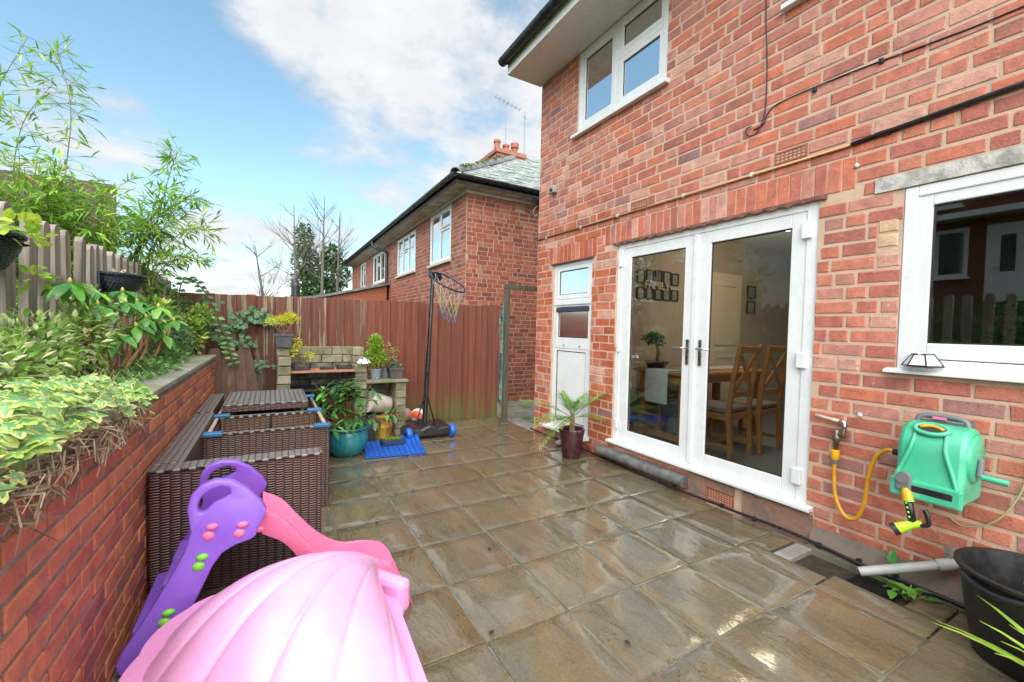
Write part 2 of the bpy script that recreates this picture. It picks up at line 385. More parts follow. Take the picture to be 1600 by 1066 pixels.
def slab(x0, x1, y0, y1, zt):
    key = (round(x1 - x0, 2), round(y1 - y0, 2), random.randint(0, 3))
    if key not in slab_meshes:
        m = MB(); lx, ly = (x1 - x0) / 2 - .006, (y1 - y0) / 2 - .006; N = 6; sd_ = Vector((U(0, 50), U(0, 50), 0)); b = 0.009
        gx = [-lx, -lx + b] + [lerp(-lx + b, lx - b, i / N) for i in range(1, N)] + [lx - b, lx]; gy = [-ly, -ly + b] + [lerp(-ly + b, ly - b, i / N) for i in range(1, N)] + [ly - b, ly]
        for yy in gy:
            for xx in gx:
                e = xx in (gx[0], gx[-1]) or yy in (gy[0], gy[-1])
                jx = U(-.002, .002) if e else 0
                m.v.append((xx + jx, yy + jx, -.004 if e else .004 * noise.noise(Vector((xx * 3, yy * 9, 0)) + sd_)))
        k = len(gx)
        for j in range(len(gy) - 1):
            for i in range(k - 1): a = j * k + i; m.face((a, a + 1, a + k + 1, a + k))
        ring = [i for i in range(k)] + [j * k + k - 1 for j in range(1, len(gy))] + [(len(gy) - 1) * k + i for i in range(k - 2, -1, -1)] + [j * k for j in range(len(gy) - 2, 0, -1)]
        nb = len(m.v); m.v += [(m.v[i][0], m.v[i][1], -.04) for i in ring]
        for i in range(len(ring)): q = (i + 1) % len(ring); m.face((ring[i], nb + i, nb + q, ring[q]))
        me_ = m.mesh('paving_slab', SLAB, smooth=True); me_.set_sharp_from_angle(angle=R(25)); slab_meshes[key] = me_
    o = place('paving_slab', slab_meshes[key], patio, ((x0 + x1) / 2, (y0 + y1) / 2, zt)); o.rotation_euler = (U(-.006, .006), U(-.006, .006), U(-.004, .004))
for i in range(len(GX) - 1):
    for j in range(len(GY) - 1):
        if GX[i] > 2.5 and .6 < GY[j] < 1.5: continue
        slab(GX[i], GX[i + 1], GY[j], GY[j + 1], U(-.003, .003))
slab(2.59, 2.735, 1.143, 1.591, .001); slab(2.735, 3.03, 1.46, 1.591, .0); slab(2.59, 2.80, .688, 1.143, -.001); slab(2.80, 3.03, .688, .84, .001)
part('joint_filler', MB().box(-.515, 3.06, -.68, 5.70, -.049, -.014), M('paving_joint_sand', (.20, .185, .15), (.11, .12, .07), 9, .8, .5, 60, .004), patio) if 0 else None
jm = MB()
for i, x in enumerate(GX): jm.box(x - .012, x + .012, -.68, 5.70, -.049, -.0075) if x < 2.5 or x > 3 else jm.box(x - .012, x + .012, -.68, 5.70, -.049, -.0077)
for y in GY:
    if .5 < y < 1.5: jm.box(-.52, 2.60, y - .012, y + .012, -.0485, -.0085)
    else: jm.box(-.52, 3.04, y - .012, y + .012, -.0485, -.0085)
part('joint_mortar', jm, M('paving_joint_mortar', (.18, .165, .13), (.09, .095, .055), 6, .7, .5, 60, .004), patio, kind='stuff')

# ------------------------------------------------------------------ our house
house = thing('brick_house', 'red brick house with white french doors beside the wet patio', 'house', (XW, 1.6, 0))
PH = lambda u, v, w: (XW - w, u, v)
KD, FD, RW, UW, UR = (3.69, 4.44, .13, 2.17), (1.445, 3.305, .19, 2.245), (-.75, 1.015, 1.17, 2.20), (2.74, 4.03, 3.635, 4.57), (.25, 1.67, 3.635, 4.57)
holes = [KD, FD, RW, UW, UR]
wall = part('wall', wall_core(PH, -1.6, 4.81, -.12, 4.59, holes), MORTAR, house)
CH, BL = .0885, .2345
pal_h = ([(.50, .165, .105), (.46, .15, .10), (.54, .195, .125), (.44, .14, .105), (.50, .22, .17), (.58, .30, .23), (.27, .14, .135), (.39, .18, .155), (.54, .165, .095), (.37, .13, .10)], [5, 5, 4, 4, 4, 2.2, .45, 1.4, 4, 1.6])
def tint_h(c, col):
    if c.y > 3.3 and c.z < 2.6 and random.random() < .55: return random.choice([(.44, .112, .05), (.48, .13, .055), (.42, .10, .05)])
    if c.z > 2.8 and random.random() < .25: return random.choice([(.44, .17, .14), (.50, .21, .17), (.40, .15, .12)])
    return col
soldiers = []
def sold(a, b, v0, v1):
    n = round((b - a) / .0785); w = (b - a) / n
    for i in range(n): soldiers.append((a + i * w + .004, a + (i + 1) * w - .004, v0, v1))
sold(1.25, 3.49, 2.262, 2.466); sold(3.62, 4.53, 2.182, 2.385)
AB = [(2.914, 3.129, 2.555, 2.632), (1.527, 1.747, 2.555, 2.645), (1.94, 2.18, -.0, .105)]
LINT = (-.9, 1.15, 2.20, 2.29); PLINTH = (1.40, 2.34, -.12, .19); BUFF = (1.02, 1.11, 1.87, 2.05)
blk = holes + AB + [(1.25, 3.49, 2.255, 2.47), (3.62, 4.53, 2.175, 2.39), LINT, PLINTH, (1.03, 1.13, 1.88, 2.04)]
items = lay(PH, -1.6, 4.81, -.10, 53, CH, BL, .0145, blk, 'flemish', soldiers)
items = [i for i in items if i[3] < 4.60]
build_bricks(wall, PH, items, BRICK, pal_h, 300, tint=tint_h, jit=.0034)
for k in range(2):
    m = MB(); brick_geo(m, PH, 1.035, 1.125, 1.885 + k * .085, 1.955 + k * .085, .005, (.62, .42, .27)); part('brick', m, BRICK, wall, label='pale buff replacement brick')
# plinth render below the doors, lintel, soffit board
m = MB(); m9 = MB()
for k in range(12):
    a, b = 1.40 + .94 * k / 12, 1.40 + .94 * (k + 1) / 12
    if b > 1.94 and a < 2.18: continue
    (m if a > 2.1 else m9).box(XW - .012 - U(0, .004), XW + .02, a, b + .001, -.12, .165 + U(0, .01))
m9.box(XW - .013, XW + .02, 1.94, 2.18, .107, .17)
part('plinth_render', m9, M('pinkish_render', (.30, .17, .12), (.20, .14, .11), 9, .75, .9, 40, .012), wall)
part('plinth_render', m, bpy.data.materials['pinkish_render'], wall)
m = MB().box(XW - .012, XW + .05, -.9, 1.15, 2.203, 2.287); part('lintel', m, M('patchy_concrete_lintel', (.55, .53, .50), (.28, .27, .25), 10, .8, .9, 45, .008), wall)
m = MB(); pts = [(y_, 2.243 + .008 * math.sin(y_ * 57) + U(-.004, .004)) for y_ in [1.40 + 1.95 * k / 60 for k in range(61)]]
m.prism([(a, b) for a, b in pts] + [(a, 2.268) for a, b in pts][::-1], lambda u, v, d: (d, u, v), XW - .022, XW - .004)
m2 = MB().box(XW - .02, XW + .06, 3.655, 4.475, 2.168, 2.18)
part('lintel_edge', m, M('rusty_lintel_edge', (.15, .06, .05), (.26, .12, .09), 22, .8, .8, 60, .006), wall); part('lintel_edge', m2, bpy.data.materials['rusty_lintel_edge'], wall)
# rear and side walls, floors
m = MB().box(XW + .27, 9.6, 4.53, 4.81, -.12, 4.59); m.box(9.6, 9.9, -1.6, 1.5, -.12, 4.59); m.box(9.6, 9.9, 3.45, 4.81, -.12, 4.59); m.box(9.6, 9.9, 1.5, 3.45, -.12, .75); m.box(9.6, 9.9, 1.5, 3.45, 2.45, 4.59); m.box(XW + .27, 9.6, -1.6, -1.33, -.12, 4.59)
part('side_wall', m, MORTAR, house)
PLAST = M('interior_plaster', (.40, .335, .28), (.37, .31, .26), 3, .9)
m = MB().box(XW + .27, 9.6, -1.33, 4.53, 2.62, 2.8); part('ceiling', m, M('interior_ceiling', (.7, .68, .64), rough=.9), house)
m = MB().box(XW + .27, 9.6, -1.33, 4.53, -.12, .195); part('floor', m, M('interior_grey_carpet', (.16, .165, .175), (.21, .215, .225), 30, .95, .5, 200, .004), house)
m = MB().box(XW + .27, 9.6, 3.595, 3.66, .195, 2.62); m.box(XW + .27, 9.6, 1.2, 1.3, .195, 2.62); m.box(5.4, 5.5, -1.33, 1.2, .195, 2.62)
part('partition', m, PLAST, house)
part('added_pale_backing', MB().box(4.05, 4.5, 3.70, 4.50, .195, 2.3), M('pale_backing_white', (.75, .76, .74), rough=.5), house)  # pale block added behind the kitchen door glass to brighten its panes
# soffit, fascia, gutter, roof
m = MB().box(2.63, XW + .0, -1.6, 4.84, 4.575, 4.60); m.box(2.60, 2.63, -1.6, 4.84, 4.575, 4.74); m.box(2.63, XW, 4.815, 4.842, 4.60, 4.76)
part('soffit', m, WHITE, house)
def gutter(P, a, b, r=.062):
    mb = MB(); n = 10; prof = [(r * math.cos(math.pi + math.pi * k / n), r * math.sin(math.pi + math.pi * k / n)) for k in range(n + 1)]
    prof += [(x * .9, z * .9) for x, z in prof[::-1]]
    k = len(prof); base = mb.add([P(a, x, z) for x, z in prof] + [P(b, x, z) for x, z in prof])
    for i in range(k): j = (i + 1) % k; mb.face((base + i, base + j, base + k + j, base + k + i))
    mb.face([base + i for i in range(n + 1)]); mb.face([base + k + i for i in range(n + 1)][::-1]); return mb
gu = part('gutter', gutter(lambda a, x, z: (2.535 + x, a, 4.735 + z), -1.6, 4.87), GUTTER, house)
for y in (4.80, 3.9, 2.9, 1.9):
    part('gutter_bracket', gutter(lambda a, x, z: (2.535 + x, a, 4.735 + z), y - .018, y + .018, .069), GUTTER, gu)
m = MB(); n = m.add([(2.50, -1.6, 4.74), (2.50, 4.87, 4.74), (6.4, 4.87, 7.2), (6.4, -1.6, 7.2), (2.50, -1.6, 4.78), (2.50, 4.87, 4.78), (6.4, 4.87, 7.24), (6.4, -1.6, 7.24)])
for q in ((0, 3, 2, 1), (4, 5, 6, 7), (0, 1, 5, 4), (1, 2, 6, 5), (2, 3, 7, 6), (3, 0, 4, 7)): m.face([n + i for i in q])
TILE = M('grey_roof_tile', (.10, .105, .11), (.20, .21, .20), 8, .5, .6, 40, .008, attr=False)
part('roof', m, TILE, house)

def frame_rect(mb, P, u0, u1, v0, v1, w0, w1, t):          # rectangular frame, members of width t (l,r,b,t)
    if not isinstance(t, tuple): t = (t,) * 4
    def bx(a, b, c, d):
        pts = [P(u, v, w) for w in (w0, w1) for u, v in ((a, c), (b, c), (b, d), (a, d))]; n = mb.add(pts)
        for q in ((0, 3, 2, 1), (4, 5, 6, 7), (0, 1, 5, 4), (1, 2, 6, 5), (2, 3, 7, 6), (3, 0, 4, 7)): mb.face([n + i for i in q])
    bx(u0, u0 + t[0], v0, v1); bx(u1 - t[1], u1, v0, v1); bx(u0 + t[0], u1 - t[1], v0, v0 + t[2]); bx(u0 + t[0], u1 - t[1], v1 - t[3], v1)
    return mb
def pbox(P, u0, u1, v0, v1, w0, w1, mb=None):
    mb = mb or MB(); n = mb.add([P(u, v, w) for w in (w0, w1) for u, v in ((u0, v0), (u1, v0), (u1, v1), (u0, v1))])
    for q in ((0, 3, 2, 1), (4, 5, 6, 7), (0, 1, 5, 4), (1, 2, 6, 5), (2, 3, 7, 6), (3, 0, 4, 7)): mb.face([n + i for i in q])
    return mb
def casement(parent, P, u0, u1, v0, v1, w=-.03, t=.07, name='casement', mat=WHITE, pane_mat=None):
    """opening light: frame, gasket line and pane, returned as one part with sub-parts"""
    f = part(name, frame_rect(MB(), P, u0, u1, v0, v1, w, w + .028, t), mat, parent, bevel=.005)
    b = .012; tt = t if isinstance(t, tuple) else (t,) * 4
    part('gasket', frame_rect(MB(), P, u0 + tt[0] - .001, u1 - tt[1] + .001, v0 + tt[2] - .001, v1 - tt[3] + .001, w + .004, w + .012, .009), GASKET, f)
    part('pane', pbox(P, u0 + tt[0] - .002, u1 - tt[1] + .002, v0 + tt[2] - .002, v1 - tt[3] + .002, w + .002, w + .008), pane_mat or GLASS, f)
    return f
part('added_light_window', frame_rect(MB(), lambda u, v, w: (9.75 - w, u, v), 1.5, 3.45, .75, 2.45, -.03, .03, .06), WHITE, house)  # unseen window, added in the far wall to let daylight into the room
# french door : outer frame, two leaves
fd = part('french_door', frame_rect(MB(), PH, FD[0] + .002, FD[1] - .002, FD[2], FD[3] - .002, -.08, -.014, (.075, .06, .045, .05)), WHITE, house, bevel=.004)
for (u0, u1, tl, tr) in ((2.375, 3.25, .112, .125), (1.52, 2.370, .10, .13)):
    lf = casement(fd, PH, u0, u1, .235, 2.195, -.05, (tl, tr, .115, .098), 'door_leaf')
part('astragal', pbox(PH, 2.352, 2.394, .24, 2.19, -.022, -.008), WHITE, fd, bevel=.004)
for u, s in ((2.43, 1), (2.305, -1)):
    h = pbox(PH, u - .016, u + .016, 1.08, 1.30, -.022, -.012); hb = part('handle', h, STEEL, fd, bevel=.004)
    part('lever', MB().tube([(XW + .015, u, 1.225), (XW - .035, u, 1.225), (XW - .045, u + s * .015, 1.225), (XW - .045, u + s * .125, 1.222)], .0095, 8), STEEL, hb, smooth=True)
    part('keyhole', pbox(PH, u - .005, u + .005, 1.11, 1.14, -.0125, -.011), BLACKP, hb)
for z in (.40, 1.19, 2.06):
    part('hinge', pbox(PH, 1.485, 1.545, z - .055, z + .055, -.016, .012), WHITE, fd, bevel=.006)
    part('hinge', pbox(PH, 3.228, 3.268, z - .05, z + .05, -.016, .006), WHITE, fd, bevel=.006)
part('door_sill', MB().prism([(-.055, .198), (-.055, .222), (.08, .236), (.08, .198)], lambda u, v, d: (XW + u, d, v), 1.405, 3.345), WHITE, fd, bevel=.003)
# kitchen door : glazed top light, glazed middle, panel below
kd = part('kitchen_door', frame_rect(MB(), PH, KD[0] + .002, KD[1] - .002, KD[2], KD[3] - .002, -.08, -.022, .05), WHITE, house, bevel=.004)
OBS = glass_mat('misty_glass', (.62, .74, .68), .16)
casement(kd, PH, 3.735, 4.40, 1.73, 2.13, -.05, .055, 'top_light', pane_mat=OBS)
part('transom', pbox(PH, 3.72, 4.41, 1.655, 1.725, -.05, -.008), WHITE, kd, bevel=.01)
casement(kd, PH, 3.735, 4.40, 1.24, 1.655, -.05, (.03, .045, .02, .02), 'glazed_panel', pane_mat=OBS)
part('vent_bar', pbox(PH, 3.745, 4.37, 1.575, 1.63, -.028, -.006), M('dark_blue_vent', (.03, .035, .06), (.05, .055, .08), 20, .5), kd, bevel=.006)
part('mid_rail', pbox(PH, 3.735, 4.40, 1.13, 1.24, -.052, -.020), WHITE, kd, bevel=.004)
lp = part('door_panel', pbox(PH, 3.80, 4.345, .25, 1.09, -.058, -.03), WHITE, kd, bevel=.004)
part('panel_frame', frame_rect(MB(), PH, 3.735, 4.40, .18, 1.132, -.056, -.024, (.06, .05, .065, .035)), WHITE, kd, bevel=.003)
part('panel_groove', frame_rect(MB(), PH, 3.79, 4.355, .24, 1.10, -.045, -.0245, .006), GASKET, kd)
for u in (3.9, 4.2): part('screw_cap', MB().lathe([(.0, -.0), (.011, -.004), (.011, .01)], 10, (XW + .018, u, 1.165), 'x'), STEEL, kd)
part('door_sill', MB().prism([(-.09, .118), (-.09, .145), (.08, .165), (.08, .118)], lambda u, v, d: (XW + u, d, v), 3.66, 4.55), WHITE, kd, bevel=.003)
# kitchen window on the right
rw = part('window', frame_rect(MB(), PH, RW[0] + .002, RW[1] - .002, RW[2] + .012, RW[3] - .002, -.07, .002, .058), WHITE, house, bevel=.005)
casement(rw, PH, -.02, .957, 1.245, 2.142, -.035, (.07, .062, .085, .06), 'casement', pane_mat=GLASSR)
casement(rw, PH, -.69, -.04, 1.245, 2.142, -.035, .07, 'casement', pane_mat=GLASSR)
part('mullion', pbox(PH, -.055, .0, 1.24, 2.14, -.06, -.004), WHITE, rw)
part('window_sill', MB().prism([(-.05, 1.158), (-.05, 1.175), (.07, 1.20), (.07, 1.158)], lambda u, v, d: (XW + u, d, v), -.8, 1.06), WHITE, rw, bevel=.003)
# upper windows
uw = part('window', frame_rect(MB(), PH, UW[0] + .002, UW[1] - .002, UW[2] + .015, UW[3] - .002, -.07, -.006, .05), WHITE, house, bevel=.004)
casement(uw, PH, 3.42, 3.985, 3.70, 4.525, -.04, .065); casement(uw, PH, 2.785, 3.37, 3.70, 4.16, -.04, (.06, .05, .06, .045)); casement(uw, PH, 2.785, 3.37, 4.215, 4.525, -.04, .05)
part('mullion', pbox(PH, 3.37, 3.42, 3.68, 4.53, -.06, -.014), WHITE, uw); part('transom', pbox(PH, 2.78, 3.37, 4.16, 4.215, -.06, -.012), WHITE, uw, bevel=.004)
part('window_sill', MB().prism([(-.06, 3.60), (-.06, 3.635), (.07, 3.655), (.07, 3.60)], lambda u, v, d: (XW + u, d, v), 2.70, 4.085), WHITE, uw, bevel=.004)
BLINDM = M('white_blind', (.86, .89, .92), (.80, .84, .88), 4, .8); DARKB = M('dark_slat_blind', (.05, .04, .035), (.08, .06, .05), 20, .5)
part('roller_blind', MB().box(XW + .050, XW + .053, 3.48, 3.93, 3.75, 4.28), BLINDM, uw); part('roller_blind', MB().box(XW + .050, XW + .053, 2.84, 3.32, 3.75, 4.12), BLINDM, uw)
for k in range(9):
    z = 4.26 + k * .033; part('blind_slat', MB().obox((XW + .052, 3.70, z), (.012, 0, .006), (0, .22, 0), (-.001, 0, .002)), DARKB, uw); part('blind_slat', MB().obox((XW + .09, 3.08, z), (.014, 0, .006), (0, .26, 0), (-.001, 0, .002)), DARKB, uw)
ur = part('window', frame_rect(MB(), PH, UR[0] + .002, UR[1] - .002, UR[2] + .015, UR[3] - .002, -.07, -.006, .05), WHITE, house, bevel=.004)
casement(ur, PH, .30, 1.62, 3.70, 4.525, -.04, .065)
part('window_sill', MB().prism([(-.06, 3.60), (-.06, 3.635), (.07, 3.655), (.07, 3.60)], lambda u, v, d: (XW + u, d, v), .2, 1.715), WHITE, ur, bevel=.004)
# air bricks
TERRA = M('terracotta', (.36, .105, .06), (.28, .085, .055), 14, .7, .5, 70, .004)
def airbrick(u0, u1, v0, v1, nu, nv):
    mb = frame_rect(MB(), PH, u0, u1, v0, v1, -.02, .006, .012); iu, iv = (u1 - u0 - .024) / nu, (v1 - v0 - .024) / nv
    for i in range(1, nu): pbox(PH, u0 + .012 + i * iu - .004, u0 + .012 + i * iu + .004, v0 + .012, v1 - .012, -.018, .003, mb)
    for j in range(1, nv): pbox(PH, u0 + .012, u1 - .012, v0 + .012 + j * iv - .004, v0 + .012 + j * iv + .004, -.0175, .002, mb)
    a = part('air_brick', mb, TERRA, wall); part('cavity', pbox(PH, u0 + .01, u1 - .01, v0 + .01, v1 - .01, -.03, .0005), GASKET, a) if 0 else part('cavity', pbox(PH, u0 + .011, u1 - .011, v0 + .011, v1 - .011, -.03, -.0135), GASKET, a)
airbrick(2.918, 3.125, 2.558, 2.630, 6, 3); airbrick(1.531, 1.743, 2.558, 2.642, 7, 3); airbrick(1.944, 2.176, .004, .103, 9, 5)
for a in AB: pass
# bullnose stone step
m = MB(); n = 14; prof = [(.0, .035), (-.04, .035)] + [(-.06 - .047 * math.sin(math.pi * k / n), .088 - .047 * math.cos(math.pi * k / n)) for k in range(n + 1)] + [(0, .135)]
m.prism(prof, lambda u, v, d: (XW - .001 + u, d, v), 2.36, 3.43); part('stone_step', m, M('dark_grey_stone', (.09, .095, .095), (.17, .17, .16), 12, .55, .5, 50, .006), house, smooth=True, angle=40)

# ------------------------------------------------------------------ garden wall
XL = -.525; PL = lambda u, v, w: (XL + w, u, v)
gw = thing('garden_wall', 'low red brick retaining wall with stone coping under the planting', 'wall', (XL, 2.6, -.05))
core = part('wall_core', MB().box(-.80, XL, -1.2, 5.56, -.05, .965), DMORTAR, gw)
pal_g = ([(.52, .155, .085), (.56, .175, .09), (.45, .125, .08), (.60, .20, .10), (.36, .11, .09), (.54, .18, .085), (.38, .15, .08)], [5, 4, 4, 2, 2, 3, 1.5])
items = lay(PL, -1.2, 5.56, -.05, 13, .0757, .2235, .0125, [], 'stretcher')
build_bricks(core, PL, items, GBRICK, pal_g, 300, proud=.006, jit=.0014)
COPE = M('mossy_coping_stone', (.27, .26, .225), (.19, .20, .10), 7, .7, .7, 45, .006, rnd=.12)
y = -1.2; k = 0
while y < 5.56:
    m = MB().box(-.83, XL + .018, y + .004, min(y + .56, 5.56) - .004, .967, 1.0 + U(-.002, .002)); part('coping_stone', m, COPE, gw, bevel=.006); y += .56

# ------------------------------------------------------------------ rear fence
def wood(name, stain, peel, amt, moss):
    t = NT(name); v = t.coord((20, 20, .9), randoff=31); v2 = t.coord((30, 30, 1.2), randoff=11)
    n1 = t.noise(v, 1.0, 6, .65); n2 = t.noise(v2, 1.6, 5, .6); col = t.mix(t.range(n2, .35, .65), stain, tuple(c * .62 for c in stain))
    col = t.val(col, rnd_val(t, .16)); oi = t.n('ObjectInfo'); wn = t.n('TexWhiteNoise', noise_dimensions='1D'); t.link(oi.outputs['Random'], wn.inputs['W'])
    th = t.math('MULTIPLY_ADD', wn.outputs[0], -.10, amt); col = t.mix(t.range(n1, th, t.math('ADD', th, .06)), col, t.mix(n2, peel, tuple(c * .6 for c in peel)))
    tc = t.n('TexCoord'); sp = t.n('SeparateXYZ'); t.link(tc.outputs['Object'], sp.inputs[0])
    ms = t.math('MULTIPLY', t.range(sp.outputs[2], .06, .55, 1, 0), t.range(n1, .3, .6)); col = t.mix(t.math('MULTIPLY', ms, moss), col, (.10, .115, .025))
    t.bump(n2, .6, .004); return t.done(col, .62, .4)
FPEEL = wood('peeling_brown_fence', (.145, .047, .029), (.30, .245, .15), .575, .5); FSTAIN = wood('red_brown_fence', (.185, .047, .025), (.30, .20, .11), .76, .85)
def fence_panel(label, x0, y0, x1, y1, z0, z1, bw, mats, name='board_fence', slope=0):
    f = thing(name, label, 'fence', (x0, y0, z0)); d = Vector((x1 - x0, y1 - y0, 0)); L = d.length; d.normalize(); nrm = Vector((d.y, -d.x, 0)); n = int(L / bw)
    for i in range(n):
        c = Vector((x0, y0, 0)) + d * (i + .5) * L / n; w = L / n / 2 + (-.004 if i % 2 else .010); sk = .10 if i % 2 else -.10
        top = z1 + slope * i / n + U(-.008, .008); m = MB()
        ax = (d * w + nrm * .006); hh = (top - z0) / 2
        m.obox(tuple(nrm * (.013 if i % 2 else -.011) + Vector((0, 0, hh))), ax, nrm * .0075, (U(-.003, .003), 0, hh))
        o = place('board', m.mesh('board', mats(i / n)), f, (c.x, c.y, z0))
    for z in (z0 + .3, z1 - .35):
        part('rail', MB().bar(Vector((x0, y0, z)) - nrm * .03, Vector((x1, y1, z)) - nrm * .03, .035, .06), mats(.5), f)
    return f
fence_panel('long board fence with peeling brown paint behind the brick barbecue', -.95, 5.96, 1.93, 5.96, -.02, 1.675, .098, lambda t: FPEEL if random.random() > t * t * 1.15 else FSTAIN, slope=.03)
fence_panel('reddish brown board fence between basketball stand and open gate', 1.94, 5.975, 3.02, 5.72, -.03, 1.69, .092, lambda t: FSTAIN, slope=.0)
OLDW = wood('weathered_grey_wood', (.115, .095, .075), (.17, .17, .13), .58, .9)
OLDG = wood('green_weathered_board', (.085, .07, .045), (.085, .11, .04), .58, .0)
fence_panel('tall mossy board fence behind the bamboo', -4.6, 6.95, -1.66, 6.95, 1.1, 2.985, .15, lambda t: OLDG)
# picket fence
pf = thing('picket_fence', 'weathered grey picket fence with rounded tops along the planting bed', 'fence', (-1.12, 4.2, .93))
PICK = wood('picket_wood', (.25, .215, .175), (.34, .31, .26), .55, .0)
pk = []
for q in range(3):
    m = MB(); h = .93; w = .041; prof = [(-w, 0), (w, 0), (w, h - .035), (w * .75, h - .012), (w * .3, h), (-w * .3, h), (-w * .75, h - .012), (-w, h - .035)]
    m.prism(prof, lambda u, v, d: (d, u, v), -.019, .019); pk.append(m.mesh('picket', PICK))
y = .9; i = 0
while y < 6.9:
    low = abs(y - 4.0) < .08
    o = place('picket', pk[i % 3], pf, (-1.10 + U(-.004, .004), y, .965 + (-.03 if low else U(-.012, .012)) - .004 * max(0, y - 4.5) * 5)); o.rotation_euler = (U(-.02, .02), U(-.015, .015), U(-.05, .05)); y += .172; i += 1
for z in (1.10, 1.6): part('rail', MB().box(-1.165, -1.121, .8, 6.9, z - .03, z + .03), PICK, pf)
# ------------------------------------------------------------------ next door house
NX, NY, NE = 3.27, 7.62, 4.01
nb = thing('neighbour_house', 'brick house next door with hipped grey roof and black gutters', 'house', (NX, NY, -.5))
PNE = lambda u, v, w: (u, NY - w, v); PNF = lambda u, v, w: (NX - w, u, v)
nwins = [(8.42, 9.76, 2.77, 3.92), (10.93, 12.75, 2.80, 3.88), (14.35, 16.2, 2.82, 3.87), (17.6, 18.7, 2.82, 3.87)]
NMORT = M('neighbour_mortar', (.46, .36, .27), (.38, .30, .23), 6, .9)
fw = part('front_wall', wall_core(PNF, NY, 20.8, -.5, NE, nwins), NMORT, nb)
ew = part('end_wall', MB().box(NX + .27, 9.5, NY, NY + .27, -.5, NE), NMORT, nb)
pal_n = ([(.34, .10, .062), (.30, .085, .055), (.38, .12, .075), (.25, .075, .055), (.20, .065, .055), (.36, .14, .10)], [5, 5, 4, 3, 2, 2])
it = lay(PNE, NX, 7.0, -.5, 51, CH, BL, .0125, [(4.35, 4.57, 3.80, 3.95)], 'flemish'); build_bricks(ew, PNE, it, NBRICK, pal_n, 300, jit=.001)
it = [i for i in lay(PNF, NY, 20.8, 1.3, 31, CH, BL, .0125, nwins, 'flemish') if i[3] < NE]; build_bricks(fw, PNF, it, NBRICK, pal_n, 0, jit=.001)
m = frame_rect(MB(), PNE, 4.36, 4.56, 3.81, 3.94, -.01, .006, .012)
for k in range(1, 6): pbox(PNE, 4.36 + k * .033, 4.368 + k * .033, 3.82, 3.93, -.01, .004, m)
part('air_brick', m, TERRA, ew)
part('rear_wall', MB().box(9.2, 9.5, NY + .27, 20.8, -.5, NE), NMORT, nb); part('attic_floor', MB().box(NX + .27, 9.2, NY + .27, 20.8, NE - .1, NE - .02), PLAST, nb)
part('party_wall', MB().box(NX + .6, NX + .7, NY + .3, 20.5, -.5, NE - .12), M('curtained_dark_room', (.30, .30, .30), (.36, .36, .36), 2, .9), nb)
NET = M('net_curtain', (.78, .82, .86), (.62, .67, .72), 3, .9, stretch=(1, 1, .1))
for k, (a, b, c, d) in enumerate(nwins):
    w = part('window', frame_rect(MB(), PNF, a + .002, b - .002, c + .02, d - .002, -.06, .0, .055), WHITE, nb)
    ex = [a + .05, (a + b) / 2, b - .05] if b - a < 1.5 else [a + .05, a + .36 * (b - a), a + .68 * (b - a), b - .05]
    for i in range(len(ex) - 1):
        if i == (0 if len(ex) == 3 else 1):
            casement(w, PNF, ex[i] + .01, ex[i + 1] - .01, c + .06, d - .42, -.03, .045); casement(w, PNF, ex[i] + .01, ex[i + 1] - .01, d - .39, d - .05, -.03, .045)
        else: casement(w, PNF, ex[i] + .01, ex[i + 1] - .01, c + .06, d - .05, -.03, .045)
    part('window_sill', MB().prism([(-.07, c - .045), (-.07, c), (.06, c + .02), (.06, c - .045)], lambda u, v, q: (NX + u, q, v), a - .05, b + .05), M('cream_sill', (.55, .50, .40), rough=.7) if k == 0 else bpy.data.materials['cream_sill'], w)
    part('curtain', MB().box(NX + .12, NX + .125, a + .06, b - .06, c + .05, d - .30), NET, w)
EX, EY, EZ = 2.91, 7.32, 4.13        # eaves corner
m = MB().box(EX + .03, NX + .02, EY + .03, 20.8, NE - .0, NE + .03); m.box(NX + .02, 9.5, EY + .03, NY + .02, NE - .001, NE + .029)
part('soffit', m, M('weathered_white_soffit', (.66, .64, .58), (.40, .37, .31), 5, .7), nb)
m = MB().box(NX - .02, NX + .03, NY - .025, 20.8, NE - .06, NE - .002); m.box(NX + .03, 9.5, NY - .02, NY + .03, NE - .06, NE - .002); part('frieze_board', m, WHITE, nb)
m = MB().box(EX, EX + .03, EY, 20.8, NE - .01, EZ + .02); m.box(EX + .03, 9.5, EY, EY + .03, NE - .01, EZ + .02); part('fascia', m, GUTTER, nb)
part('gutter', gutter(lambda a, x, z: (EX - .06 + x, a, EZ + z), EY - .1, 20.8, .06), GUTTER, nb); part('gutter', gutter(lambda a, x, z: (a, EY - .06 + x, EZ + z), EX - .1, 9.5, .06), GUTTER, nb)
for k in range(14):
    y_ = EY + .4 + k * .95; part('gutter_bracket', gutter(lambda a, x, z: (EX - .06 + x, a, EZ + z), y_ - .02, y_ + .02, .067), GUTTER, nb)
dp = part('downpipe', MB().tube(curve_pts([(EX - .06, 14.3, EZ - .05), (EX - .06, 14.28, EZ - .16), (EX + .0, 14.2, EZ - .26), (NX - .09, 13.95, NE - .28), (NX - .07, 13.85, NE - .40), (NX - .07, 13.8, NE - .6), (NX - .07, 13.8, .5)], 5), .042, 8), GUTTER, nb, smooth=True)
SL = .64; RT = 3.7
m = MB(); n = m.add([(EX, EY, EZ), (EX, 20.8, EZ), (EX + RT, 20.8, EZ + SL * RT), (EX + RT, EY + RT, EZ + SL * RT), (EX + 2 * RT, EY, EZ)])
m.face((n, n + 3, n + 2, n + 1)); m.face((n, n + 4, n + 3)); n = m.add([(EX + 2 * RT, 20.8, EZ)]); m.face((n - 1, n, n - 3, n - 2)); m.face((n - 5, n - 4, n, n - 1)[::1])
roof = part('roof', m, TILE, nb)
